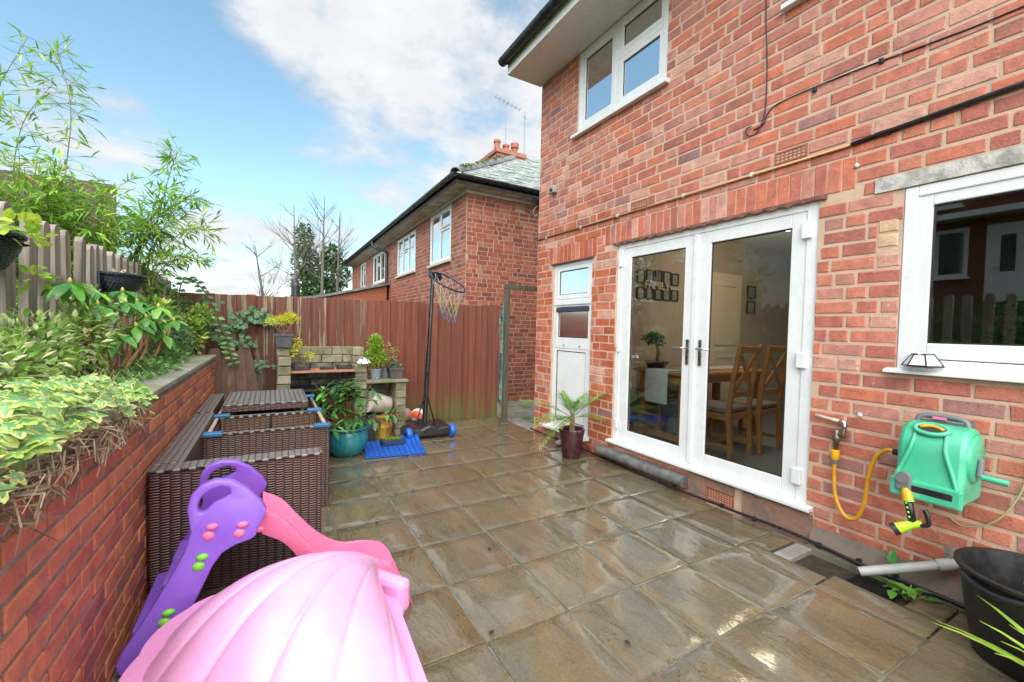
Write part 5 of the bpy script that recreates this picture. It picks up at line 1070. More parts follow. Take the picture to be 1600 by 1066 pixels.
for k in range(60):
    yy = U(1.0, 2.3); p = Vector((-.50 + U(-.03, .03), yy, U(.92, 1.0))); m.leaf(p, (U(-.1, .4), U(-.6, .6), -1), (1, 0, .3), U(.03, .07), U(.012, .02), mixc((.30, .28, .14), (.5, .46, .3), random.random()), .3)
part('dry_leaves', m, LEAFV, t_, kind='stuff')
# mixed shrubs : one thing per plant
def bush(name, label, cat, blobs, L, Wd, cols, mat=LEAF, shell=.45, stem=None, up=.3):
    c0 = blobs[0][0]; t1 = thing(name, label, cat, (c0[0], c0[1], .93)); f = MB()
    for c, r_, n_ in blobs: leaf_blob(f, c, r_, n_, L, Wd, cols, shell, up)
    part('foliage', f, mat, t1, kind='stuff'); m_ = MB()
    for c, r_, n_ in blobs:
        for _ in range(5): m_.tube([(c[0] + U(-.03, .03), c[1] + U(-.05, .05), .92), (c[0] + U(-.05, .05), c[1] + U(-.05, .05), c[2])], [.007, .004], 5, cap=False)
    part('stem', m_, BARK, t1, kind='stuff'); return t1
VAR = [((.34, .38, .14), (.58, .60, .36)), ((.12, .26, .04), (.22, .38, .08)), ((.18, .32, .05), (.34, .48, .12))]
bush('variegated_shrub', 'pale variegated shrub with small leaves against the nearest pickets', 'shrub', [((-.93, 2.75, 1.20), (.14, .35, .17), 700), ((-.92, 2.35, 1.15), (.15, .3, .14), 500), ((-.88, 3.15, 1.26), (.13, .25, .18), 560), ((-.95, 3.45, 1.40), (.10, .16, .14), 260)], .045, .02, VAR)
t_ = thing('trailing_grass', 'tangle of arching pale grass and trailing stems behind the ivy', 'grass clump', (-.8, 2.4, .95)); m = MB()
for k in range(520):
    p = Vector((U(-.98, -.66), U(1.5, 3.3), .96)); d = Vector((U(-.6, .7), U(-.8, .6), U(.5, 1.2))).normalized(); L_ = U(.12, .30); cc = mixc((.18, .22, .05), (.46, .44, .26), random.random()); q = p + d * L_ * .6; e = q + Vector((d.x, d.y, -.4)) * L_ * .5
    s_ = Vector((d.y, -d.x, 0)) * .0028; n0 = m.add([p - s_, p + s_, q + s_, q - s_, e]); m.face((n0, n0 + 1, n0 + 2, n0 + 3), cc); m.face((n0 + 3, n0 + 2, n0 + 4), cc)
leaf_blob(m, (-.74, 2.2, 1.0), (.14, .55, .07), 520, .035, .017, VAR + GRN, .2); part('blades', m, LEAF, t_, kind='stuff')
t_ = thing('ground_cover', 'low creeping green ground cover spreading over the coping far end', 'ground cover', (-.78, 4.2, .95)); m = MB()
for c, r_, n_ in (((-.74, 3.1, 1.0), (.14, .35, .05), 420), ((-.72, 3.8, 1.02), (.13, .45, .06), 620), ((-.78, 4.6, 1.04), (.14, .45, .08), 560), ((-.80, 5.2, 1.06), (.12, .35, .10), 420)): leaf_blob(m, c, r_, n_, .038, .022, GRN + [((.12, .24, .06), (.25, .36, .14))], .2)
part('foliage', m, LEAF, t_, kind='stuff')
# rhododendron with separate large leaves in whorls
t_ = thing('rhododendron', 'rhododendron with drooping whorls of large glossy leaves before the pickets', 'shrub', (-.85, 3.7, .95)); rl_ = []; RH = [((.07, .22, .035), (.14, .34, .06)), ((.14, .33, .05), (.26, .44, .08)), ((.04, .15, .03), (.09, .24, .05))]
for k in range(9):
    mm = MB(); mm.leaf((0, 0, 0), (1, 0, 0), (0, 0, 1), .155, .055, mixc(*RH[k % 3], random.random()), .22, .55); rl_.append(mm.mesh('leaf', LEAFG, smooth=True))
m = MB(); bud = MB()
whorls = [(-.84, 3.2, 1.44), (-.90, 3.35, 1.52), (-.80, 3.55, 1.47), (-.86, 3.75, 1.55), (-.76, 3.85, 1.38), (-.72, 4.0, 1.46), (-.80, 4.15, 1.36), (-.70, 4.45, 1.36), (-.74, 3.5, 1.32), (-.92, 3.1, 1.55), (-.86, 4.1, 1.50), (-.78, 3.3, 1.27), (-.72, 4.2, 1.25)]
for c in whorls:
    c = Vector(c); n_ = random.randint(9, 12); b = Vector((-.85 + U(-.04, .04), 3.6 + (c.y - 3.7) * .35, .97)); mid = b.lerp(c, .6) + Vector((.02, 0, -.05)); m.tube([b, mid, c], [.010, .007, .005], 6, cap=False); bud.lathe([(0, -.012), (.011, .0), (.008, .014), (0, .026)], 8, c)
    for k in range(n_): a = 2 * math.pi * k / n_ + U(-.2, .2); leaf_obj(t_, random.choice(rl_), c, (math.cos(a), math.sin(a), U(-.75, .0)), (0, 0, 1), U(.75, 1.15))
part('stem', m, M('orange_brown_stem', (.30, .11, .04), (.36, .24, .06), 6, .6), t_); part('bud', bud, M('yellow_bud', (.5, .45, .10), rough=.5), t_, kind='stuff', smooth=True)
bush('hebe', 'rounded grey green bush in front of the farthest pickets', 'shrub', [((-.86, 5.0, 1.28), (.16, .26, .18), 900), ((-.80, 5.35, 1.18), (.14, .2, .15), 600)], .03, .013, [((.07, .14, .07), (.16, .25, .15))]); bush('box_bush', 'dark dense evergreen bush at the end of the picket fence', 'shrub', [((-.98, 5.75, 1.45), (.20, .35, .28), 1100), ((-.90, 5.6, 1.25), (.2, .3, .2), 600)], .032, .02, [((.02, .06, .015), (.06, .13, .03)), ((.12, .2, .03), (.2, .3, .05))]); bush('golden_privet', 'yellow green bush beside the dark evergreen at the bed corner', 'shrub', [((-.74, 5.5, 1.22), (.14, .22, .2), 520), ((-.66, 5.62, 1.42), (.12, .15, .12), 260), ((-.85, 4.6, 1.42), (.13, .2, .12), 380)], .045, .025, [((.10, .24, .03), (.22, .40, .06)), ((.3, .36, .05), (.42, .46, .1))], LEAF)
t_ = thing('bramble', 'long arching bramble shoot rising above the bed corner', 'bramble', (-.75, 5.5, 1.0)); pts = curve_pts([(-.85, 5.4, 1.0), (-.80, 5.5, 1.75), (-.62, 5.55, 1.68), (-.45, 5.58, 1.25), (-.36, 5.6, .9)], 6); part('stem', MB().tube(pts, .006, 5), BARK, t_); m = MB()
for p in pts[4:]:
    for s_ in (-1, 1): m.leaf(p, (s_, -.4, U(-.5, .3)), (0, -.8, .6), U(.05, .09), U(.035, .05), mixc(*random.choice(IVG + GRN), random.random()), .2)
part('foliage', m, LEAFG, t_, kind='stuff')
# hanging baskets
WICK = rattan('blue_black_wicker', (.035, .055, .085), (.06, .09, .13), False, 1.3)
def basket(c, label, r_=.15, h=.15, leafy=True):
    t1 = thing('hanging_basket', label, 'basket', (c[0], c[1], c[2])); m_ = MB(); N_ = 16
    for q in range(6):
        f = q / 5; rr = r_ * (.55 + .45 * math.sin(f * math.pi / 2)); m_.add([(c[0] + rr * math.cos(a) * .85, c[1] + rr * math.sin(a), c[2] + f * h) for a in [-math.pi / 2 + math.pi * k / N_ for k in range(N_ + 1)]])
    for q in range(5):
        for k in range(N_): a = q * (N_ + 1) + k; m_.face((a, a + 1, a + N_ + 2, a + N_ + 1))
    m_.face(range(N_ + 1)[::-1]); o = part('basket', m_, WICK, t1, smooth=True); sm = o.modifiers.new('solid', 'SOLIDIFY'); sm.thickness = .012
    part('rim', MB().tube([(c[0] + r_ * math.cos(a) * .85, c[1] + r_ * math.sin(a), c[2] + h) for a in [-math.pi / 2 + math.pi * k / N_ for k in range(N_ + 1)]], .012, 6), WICK, t1, smooth=True); part('back', MB().box(c[0] - .015, c[0], c[1] - r_, c[1] + r_, c[2], c[2] + h + .01), WICK, t1); part('soil', MB().lathe([(0, h * .8), (r_ * .8, h * .78)], 14, (c[0] + .03, c[1], c[2])), SOIL, t1); m_ = MB()
    if leafy: leaf_blob(m_, (c[0] + .06, c[1], c[2] + h + .02), (.14, .18, .06), 60, .06, .04, [((.2, .36, .03), (.42, .5, .06))], .2); leaf_blob(m_, (c[0] + .14, c[1] + .1, c[2] - .02), (.04, .05, .05), 20, .05, .035, [((.2, .36, .03), (.36, .46, .06))], .2)
    else: leaf_blob(m_, (c[0] + .06, c[1], c[2] + h), (.09, .13, .025), 45, .05, .03, [((.20, .10, .06), (.36, .22, .16)), ((.3, .34, .2), (.5, .5, .36))], .2)
    part('foliage', m_, LEAF, t1, kind='stuff')
basket((-1.075, 2.68, 1.56), 'dark wicker basket of yellow green trailing leaves at the left edge'); basket((-1.06, 4.33, 1.54), 'dark wicker wall basket with withered leaves behind the rhododendron', .24, .15, False)
# bamboo beyond the pickets
BAM = [((.15, .32, .04), (.30, .50, .07)), ((.22, .38, .04), (.42, .55, .10)), ((.08, .2, .03), (.16, .32, .06))]; CULM = M('bamboo_culm', (.16, .20, .06), (.22, .18, .09), 8, .5)
def bamboo(label, culms, dens, base):
    t1 = thing('bamboo', label, 'bamboo', base, 'bamboo beyond the picket fence'); m_ = MB(); f = MB()
    for b, mids, lf in culms:
        pts = curve_pts([b] + mids, 8); n_ = len(pts); m_.tube(pts, [lerp(.007, .0018, k / n_) for k in range(n_)], 5, cap=False)
        for k in range(int(n_ * .25), n_):
            for _ in range(lf):
                p = pts[k]; d = Vector((U(-1, 1), U(-1, 1), U(-.35, .5))).normalized(); L_ = U(.06, .24); e = p + d * L_; m_.tube([p, e], [.0018, .001], 3, cap=False)
                for q in range(dens): dd = (d + Vector((U(-.7, .7), U(-.7, .7), U(-.6, .5)))).normalized(); f.leaf(p.lerp(e, U(.3, 1)), dd, (U(-.6, .6), U(-.6, .6), 1), U(.07, .14), U(.012, .020), mixc(*random.choice(BAM), random.random()), .15, .35)
    part('culm', m_, CULM, t1, kind='stuff'); part('foliage', f, LEAF, t1, kind='stuff')
cu = [((-1.7 + U(-.3, .3), 5.0 + U(-.5, .6), 1.1), [(-1.6 + U(-.3, .2), 5.0, 1.7), (-1.45 + U(-.5, .5), 5.0 + U(-.4, .4), U(2.1, 2.6))], 3) for k in range(34)]
bamboo('dense bright green bamboo clump behind the picket fence', cu, 6, (-1.7, 5, 1.1)); bamboo('tall sparse bamboo shoots standing against the sky at upper left', [((-1.6, 5, 1.1), [(-1.52, 5, 2.4), (-1.47, 5, 3.1), (-1.55, 5, 3.6)], 5), ((-1.8, 5.1, 1.1), [(-1.85, 5.1, 2.2), (-1.80, 5.1, 2.9), (-1.6, 5.1, 3.35)], 5), ((-1.95, 5.0, 1.1), [(-1.98, 5, 2.3), (-1.93, 5, 3.0), (-1.72, 5, 3.62)], 4), ((-1.9, 4.8, 1.1), [(-1.92, 4.8, 2.3), (-1.95, 4.8, 3.0)], 5)], 2, (-1.7, 5, 1.1))
cu = [((-1.3 + U(-.2, .15), 5.6 + U(-.3, .3), 1.1), [(-1.15, 5.5, 1.9 + U(0, .2)), (-1.0 + U(-.1, .25), 5.4, 2.2 + U(0, .5))], 3) for k in range(7)] + [((-1.2, 5.5, 1.1), [(-1.0, 5.4, 1.9), (-.75, 5.3, 2.25), (-.52, 5.2, 2.27)], 3), ((-1.2, 5.5, 1.1), [(-1.0, 5.4, 2.2), (-.86, 5.3, 2.8), (-.78, 5.2, 3.0)], 3), ((-1.2, 5.5, 1.1), [(-1.02, 5.4, 2.0), (-.8, 5.3, 2.5), (-.66, 5.2, 2.6)], 3), ((-1.2, 5.5, 1.1), [(-.98, 5.4, 1.8), (-.78, 5.3, 1.98), (-.62, 5.2, 1.96)], 3)]
bamboo('bamboo with arching tips leaning right over the end of the pickets', cu, 5, (-1.25, 5.5, 1.1))
t_ = thing('garden_trellis', 'crossed tan canes tied above the pickets in front of the tall fence', 'trellis', (-1.9, 5.6, 1.1)); CANE = M('tan_cane', (.36, .22, .09), (.28, .17, .08), 9, .6)
for a, b in (((-2.4, 5.6, 2.05), (-1.75, 5.6, 2.6)), ((-1.95, 5.58, 2.65), (-1.3, 5.58, 2.2)), ((-2.3, 5.62, 2.35), (-1.4, 5.62, 1.85)), ((-2.0, 5.57, 1.1), (-2.0, 5.57, 2.3))): part('cane', MB().tube([a, b], .014, 6), CANE, t_)

# ------------------------------------------------------------------ along the house wall
def wall_tube(name, pts, r, mat, label, cat, n=8, curve=0, clips=(), group=None):
    t1 = thing(name, label, cat, pts[0], group); P_ = curve_pts(pts, curve) if curve else pts; part('run', MB().tube(P_, r, n), mat, t1, smooth=True)
    for c in clips: part('clip', MB().box(c[0] - .012, c[0] + .014, c[1] - .012, c[1] + .012, c[2] - .016, c[2] + .016), BLACKP if mat is not COPPER else WHITE, t1, bevel=.004)
    return t1
wall_tube('copper_pipe', [(XW - .016, 4.84, 2.545), (XW - .016, 3.0, 2.535), (XW - .016, 1.28, 2.535)], .0095, COPPER, 'thin copper pipe running along the brick wall above the doors', 'pipe', clips=[(XW - .012, y_, 2.54) for y_ in (4.6, 3.9, 3.3, 2.5, 1.9)])
wall_tube('black_pipe', [(XW - .016, 1.275, 2.537), (XW - .018, .6, 2.575), (XW - .018, -.9, 2.60)], .014, BLACKP, 'black lagged pipe continuing above the kitchen window', 'pipe', clips=[(XW - .012, 1.1, 2.545)])
wall_tube('wall_cable', [(XW - .008, 1.86, 4.58), (XW - .008, 1.85, 3.8), (XW - .008, 1.823, 3.3), (XW - .008, 1.82, 3.08), (XW - .01, 1.83, 2.93), (XW - .02, 1.88, 2.83), (XW - .02, 1.94, 2.84), (XW - .02, 1.955, 2.89), (XW - .01, 1.92, 2.905)], .0045, BLACKP, 'thin black cable dropping down the upper brickwork to a loop', 'cable', 6, 5)
wall_tube('wall_cable', [(XW - .009, 1.90, 2.87), (XW - .009, 1.83, 2.885), (XW - .009, 1.80, 2.95), (XW - .009, 1.70, 2.99), (XW - .009, 1.30, 2.985), (XW - .009, .9, 2.955), (XW - .009, .6, 2.945), (XW - .009, -.6, 2.95)], .0045, BLACKP, 'thin black cable running right from the loop across the upper brickwork', 'cable', 6, 5, clips=[(XW - .006, y_, 2.975) for y_ in (1.5, 1.15)])
wall_tube('ground_cable', [(XW - .03, 4.85, .0), (XW - .035, 4.0, .012), (XW - .05, 3.3, .012), (XW - .075, 2.6, .015), (XW - .07, 2.0, .02), (XW - .06, 1.5, .03), (XW - .075, 1.1, .015), (XW - .065, .8, .012), (XW - .06, -.5, .012)], .010, BLACKP, 'black cable clipped along the foot of the house wall', 'cable', 7, 6, clips=[(XW - .065, y_, .022) for y_ in (2.45, 2.0, 1.75, 1.33, 1.12, .95)])
t_ = thing('wall_sensor', 'small grey sensor box on the house wall near the corner', 'sensor', (XW, 4.45, 3.06)); part('box', MB().box(XW - .06, XW - .001, 4.40, 4.49, 3.07, 3.16), M('grey_sensor_plastic', (.35, .37, .38), (.28, .30, .31), 9, .5), t_, bevel=.01); part('lens', MB().lathe([(0, -.02), (.02, -.015), (.024, 0)], 10, (XW - .06, 4.445, 3.105), 'x'), BLACKP, t_, smooth=True); part('cable_gland', MB().tube([(XW - .03, 4.49, 3.09), (XW - .03, 4.52, 3.08)], .012, 8), BLACKP, t_)
for (y_, z_, lab) in ((1.17, .885, 'small white cable clip on the brick above the tap'), (1.245, 2.40, 'broken white fixing on the bricks left of the concrete lintel')): solo('wall_fixing', ellip((XW - .012, y_, z_), (.012, .012, .014)), WHITE, lab, 'fixing', smooth=True)
# tap
t_ = thing('garden_tap', 'outdoor tap on a white pipe stub with yellow hose connector', 'tap', (XW, 1.25, .65)); part('supply_pipe', MB().tube([(XW - .03, 1.40, .842), (XW - .035, 1.25, .828)], .010, 8), M('white_painted_pipe', (.62, .60, .55), (.45, .38, .30), 20, .5), t_, smooth=True); part('elbow', MB().tube([(XW - .035, 1.262, .83), (XW - .036, 1.238, .827), (XW - .038, 1.236, .80), (XW - .04, 1.236, .735)], .014, 8), STEEL, t_, smooth=True)
part('tap_body', MB().lathe([(0, .655), (.012, .655), (.015, .70), (.022, .71), (.022, .735), (.014, .745), (.014, .775), (0, .78)], 10, (XW - .055, 1.268, 0)), M('dull_brass', (.14, .12, .09), (.22, .18, .12), 14, .45, metal=.7), t_, smooth=True); part('lever', MB().bar((XW - .06, 1.30, .765), (XW - .06, 1.225, .75), .012, .006), bpy.data.materials['dull_brass'], t_)
YEL = M('yellow_connector', (.75, .36, .01), rough=.35); GRY = M('grey_connector', (.16, .17, .18), rough=.4); part('connector', MB().lathe([(0, .59), (.019, .59), (.023, .60), (.023, .645), (.02, .652), (0, .652)], 14, (XW - .055, 1.27, 0)), YEL, t_, smooth=True, angle=40); part('collar', MB().lathe([(0, .565), (.015, .565), (.018, .575), (.018, .592), (0, .592)], 12, (XW - .055, 1.27, 0)), GRY, t_, smooth=True, angle=40)
hs = thing('garden_hose', 'yellow hose looping from the tap to the green reel', 'hose', (XW - .06, 1.2, .26)); part('tube', MB().tube(curve_pts([(XW - .055, 1.27, .57), (XW - .06, 1.268, .48), (XW - .07, 1.25, .36), (XW - .085, 1.19, .27), (XW - .09, 1.13, .29), (XW - .10, 1.095, .40), (XW - .115, 1.075, .55), (XW - .13, 1.04, .68), (XW - .15, .985, .735), (XW - .16, .945, .737)], 6), .0115, 8), M('yellow_hose', (.68, .33, .015), (.55, .26, .02), 14, .4), hs, smooth=True); part('end_fitting', MB().tube([(XW - .16, .955, .737), (XW - .165, .905, .735)], .017, 10), BLACKP, hs, smooth=True, angle=40)
# hose reel : rounded casing with window slot and carrying handle
t_ = thing('hose_reel', 'mint green wall mounted hose reel with crank handle', 'hose reel', (XW, .78, .53)); MINT = M('mint_green_plastic', (.05, .42, .235), (.12, .52, .35), 3, .33, lo=.35, hi=.7)
cx_, cz_ = XW - .145, .755
prof = []
for k in range(25):
    a = math.pi * 2 * k / 24; x_, z_ = .135 * math.cos(a), .165 * math.sin(a); z_ = max(z_, -.16); prof.append((x_, z_))
pf3 = [(.135, .03), (.128, .085), (.10, .135), (.055, .162), (0, .17), (-.055, .162), (-.10, .135), (-.128, .085), (-.136, .03), (-.14, -.06), (-.165, -.12), (-.168, -.185), (-.15, -.20), (.11, -.20), (.135, -.16)]
part('casing', MB().prism(pf3, lambda u, v, d: (cx_ + u, d, cz_ + v), .652, .905), MINT, t_, bevel=.022, smooth=True, angle=50)
part('end_disc', MB().lathe([(0, -.012), (.10, -.010), (.118, 0), (.118, .014)], 24, (cx_ - .002, .650, cz_ + .02), 'y'), MINT, t_, smooth=True); part('foot_bar', MB().box(cx_ - .185, cx_ - .155, .645, .912, cz_ - .20, cz_ - .105), MINT, t_, bevel=.012); part('slot', MB().box(cx_ - .1865, cx_ - .15, .675, .885, cz_ - .165, cz_ - .128), BLACKP, t_, bevel=.006)
nd = Vector((-.62, 0, .78)); ya = Vector((0, 1, 0)); xa = ya.cross(nd); oc = Vector((cx_ - .098, .785, cz_ + .150)); el_ = lambda r1, r2, k, h: tuple(oc + ya * r1 * math.cos(2 * math.pi * k / 28) + xa * r2 * math.sin(2 * math.pi * k / 28) + nd * h)
m = MB(); m.add([el_(.058, .030, k, .004) for k in range(28)]); m.face(range(28)); part('opening', m, M('dark_opening', (.02, .022, .015), rough=.6), t_); part('opening_rim', MB().tube([el_(.062, .034, k, .0) for k in range(29)], .011, 8, cap=False), MINT, t_, smooth=True)
part('coiled_hose', MB().tube([tuple(oc + nd * .004 + ya * (-.045 + .09 * k / 6) + xa * .018 * math.sin(k * .5)) for k in range(7)], .008, 6), YEL, t_, smooth=True)
for s_ in (0, 1):
    m = MB(); pts = curve_pts([(cx_ - .095, lerp(.73, .84, s_), cz_ + .145), (cx_ - .14, lerp(.72, .85, s_), cz_ + .05), (cx_ - .15, lerp(.69, .88, s_), cz_ - .05), (cx_ - .172, lerp(.665, .895, s_), cz_ - .12)], 5); part('rib', m.tube(pts, .010, 6), MINT, t_, smooth=True)
part('carry_handle', MB().tube(curve_pts([(cx_ + .02, .875, cz_ + .155), (cx_ + .025, .86, cz_ + .195), (cx_ + .03, .78, cz_ + .205), (cx_ + .025, .70, cz_ + .195), (cx_ + .02, .685, cz_ + .155)], 5), .014, 8), GRY, t_, smooth=True); part('handle_plate', MB().box(cx_ + .01, cx_ + .07, .70, .86, cz_ + .175, cz_ + .188), GRY, t_, bevel=.005); part('pink_badge', MB().box(cx_ - .006, cx_ + .009, .76, .81, cz_ + .19, cz_ + .202), PINK, t_)
part('wall_bracket', MB().box(cx_ + .13, XW - .001, .69, .87, cz_ - .1, cz_ + .19), GRY, t_); part('crank', MB().bar((cx_ - .01, .628, cz_ + .03), (cx_ - .03, .628, cz_ - .055), .035, .022, (0, 1, 0)), GRY, t_, bevel=.008); part('grip', MB().tube([(cx_ - .03, .62, cz_ - .05), (cx_ - .03, .535, cz_ - .055)], .015, 10), MINT, t_, smooth=True, angle=40)
part('guide', MB().box(cx_ - .20, cx_ - .165, .825, .885, cz_ - .165, cz_ - .09), GRY, t_, bevel=.008); part('guide_wheel', MB().tube([(cx_ - .205, .855, cz_ - .10), (cx_ - .17, .855, cz_ - .10)], .028, 14), GRY, t_, smooth=True, angle=40)
g0, g1 = Vector((cx_ - .19, .845, cz_ - .15)), Vector((cx_ - .205, .81, cz_ - .29)); t_ = thing('spray_gun', 'lime and black hose spray gun hanging below the reel', 'spray gun', g1); gd_ = (g1 - g0).normalized()
part('connector', MB().tube([g0, g0 + gd_ * .02, g0 + gd_ * .055], [.014, .021, .022], 12), YEL, t_, smooth=True, angle=40); part('grip', MB().tube([g0 + gd_ * .055, g0 + gd_ * .10, g0 + gd_ * .165], [.018, .016, .017], 10), BLACKP, t_, smooth=True)
for k in range(4): part('grip_dot', ellip(g0 + gd_ * (.07 + k * .022) + Vector((-.016, .004, 0)), (.005, .005, .006), 8), LIME, t_, smooth=True)
part('collar', MB().tube([g0 + gd_ * .054, g0 + gd_ * .064], .023, 12), LIME, t_); hd0 = g0 + gd_ * .17; hd1 = hd0 + Vector((-.03, .05, -.035)); part('head', MB().tube([hd0 + Vector((.01, -.03, .01)), hd0, hd1], [.017, .019, .027], 12), M('lime_green_plastic', (.38, .62, .02), rough=.35), t_, smooth=True, angle=40); part('rose', MB().tube([hd1, hd1 + Vector((-.010, .015, -.012))], [.03, .029], 14), BLACKP, t_, smooth=True, angle=40)
part('trigger', MB().tube(curve_pts([hd0 + Vector((0, -.03, .005)), hd0 + Vector((0, -.055, .02)), hd0 + Vector((0, -.05, .06)), hd0 + Vector((0, -.04, .085))], 4), .011, 8), BLACKP, t_, smooth=True)
wall_tube('green_cord', [(XW - .01, .765, .42), (XW - .02, .70, .40), (XW - .03, .60, .47), (XW - .02, .53, .62), (XW - .01, .5, .8)], .004, M('pale_green_cord', (.35, .36, .18), rough=.6), 'thin pale green cord sagging right of the spray gun', 'cord', 6, 6)
# drain, waste pipe, tub
t_ = thing('drain_gully', 'open drain gully with black mesh grating beside the house wall', 'drain', (2.9, 1.1, -.05)); part('gully_edge', MB().box(2.74, 3.03, 1.36, 1.455, -.049, -.012), CONC, t_, bevel=.006); part('gully_floor', MB().box(2.80, 3.09, .845, 1.36, -.0495, -.044), SOIL, t_); m = MB()
for k in range(9): m.box(2.82, 3.0, .90 + k * .024, .906 + k * .024, -.036, -.028)
for k in range(8): m.box(2.83 + k * .024, 2.836 + k * .024, .89, 1.10, -.0275, -.022)
part('grating', m, BLACKP, t_, kind='stuff'); part('cement_fillet', MB().prism([(0, .0), (0, .12), (-.05, .02), (-.075, -.045), (0, -.045)], lambda u, v, d: (XW + u, d, v), .2, 1.40), M('mossy_cement', (.20, .15, .12), (.13, .12, .09), 9, .8, .8, 40, .01), t_)
t_ = thing('waste_pipe', 'pale grey plastic waste pipe poking out above the drain', 'pipe', (2.95, .85, .1)); a_, b_ = Vector((XW - .02, .66, .235)), Vector((2.87, 1.05, .045)); PG = M('grey_waste_pipe', (.46, .47, .47), (.36, .37, .36), 12, .45); part('pipe', MB().tube([a_, b_], .024, 14), PG, t_, smooth=True, angle=50); part('socket', MB().tube([a_.lerp(b_, .18), a_.lerp(b_, .30)], .030, 14), PG, t_, smooth=True, angle=40); part('inner', MB().tube([b_ + (b_ - a_) * .002, b_ + (b_ - a_) * .004], .019, 12), GASKET, t_)
m = MB(); m.lathe([(0, -.012), (.03, -.012), (.055, -.006), (.075, .001)], 12, (XW, .72, .215), 'x'); solo('cement_patch', m, CONC, 'rough grey cement patch where the waste pipe leaves the wall', 'patch', smooth=True)
t_ = thing('rubber_tub', 'large black flexible tub at the right edge of the patio', 'tub', (2.86, .40, 0)); tc_ = (2.775, .40, 0); RUB = M('black_rubber', (.010, .010, .011), (.018, .018, .019), 8, .42); part('body', MB().lathe([(0, .012), (.17, .012), (.18, .0), (.19, .01), (.243, .36), (.256, .365), (.256, .378), (.233, .378), (.178, .03), (0, .026)], 36, tc_), RUB, t_, smooth=True, angle=50)
for a0 in (2.75, 5.9):
    pts = [(tc_[0] + .258 * math.cos(a0 + q), tc_[1] + .258 * math.sin(a0 + q), .352 - .022 * math.sin((q + .5) / 1.0 * math.pi)) for q in [-.5 + k / 10 for k in range(11)]]; part('handle', MB().tube(pts, .012, 8), RUB, t_, smooth=True)
# weeds and spiky plant
t_ = thing('dock_weed', 'broad leaved green weed growing from the drain under the waste pipe', 'weed', (2.96, .88, -.04)); wl = []
for k in range(4): mm = MB(); mm.leaf((0, 0, 0), (1, 0, 0), (0, 0, 1), .11, .045, mixc((.05, .20, .03), (.14, .34, .05), k / 3), .2, .5); wl.append(mm.mesh('leaf', LEAFG, smooth=True))
for k in range(16): a = U(0, 6.28); c = Vector((2.955 + U(-.05, .05), .87 + U(-.1, .1), U(-.02, .03))); leaf_obj(t_, random.choice(wl), c, (math.cos(a), math.sin(a), U(.0, .5)), (0, 0, 1), U(.6, 1.15))
leaf_obj(t_, wl[0], (3.02, .96, .07), (.2, .1, 1), (-1, 0, .2), 1.0); m = MB()
for k in range(10): a = U(0, 6.28); m.tube([(2.955, .87, -.04), (2.955 + .06 * math.cos(a), .87 + .09 * math.sin(a), U(.0, .04))], .003, 4)
part('stem', m, M('yellow_green_stem', (.32, .36, .06), rough=.6), t_)
t_ = thing('spiky_plant', 'spiky narrow leaved plant poking in at the bottom right corner', 'plant', (2.36, .20, 0)); rd_pot(t_, (2.36, .20, 0), .09, .12, .15, M('terracotta_pot', (.34, .12, .07), (.28, .1, .06), 8, .7)); SPK = leaf_mat('spiky_leaf', .4, .2)
for k in range(30):
    a = 2 * math.pi * k / 30 * 7.3; el = U(.15, 1.0); d = Vector((math.cos(a) * math.cos(el), math.sin(a) * math.cos(el), math.sin(el))); L_ = U(.34, .50); m = MB(); p = Vector((2.36, .20, .14)); s_ = d.cross(Vector((0, 0, 1))).normalized(); prev = None
    for q in range(6):
        f = q / 5; c = p + d * L_ * f + Vector((0, 0, -.12 * f * f)); w = .013 * (1 - f ** 3) + .0008; cc = mixc((.08, .22, .02), (.26, .38, .05), f); n0 = m.add([c - s_ * w + Vector((0, 0, .003)), c, c + s_ * w + Vector((0, 0, .003))])
        if prev is not None: m.face((prev, prev + 1, n0 + 1, n0), cc); m.face((prev + 1, prev + 2, n0 + 2, n0 + 1), cc)
        prev = n0
    part('leaf', m, SPK, t_, smooth=True)
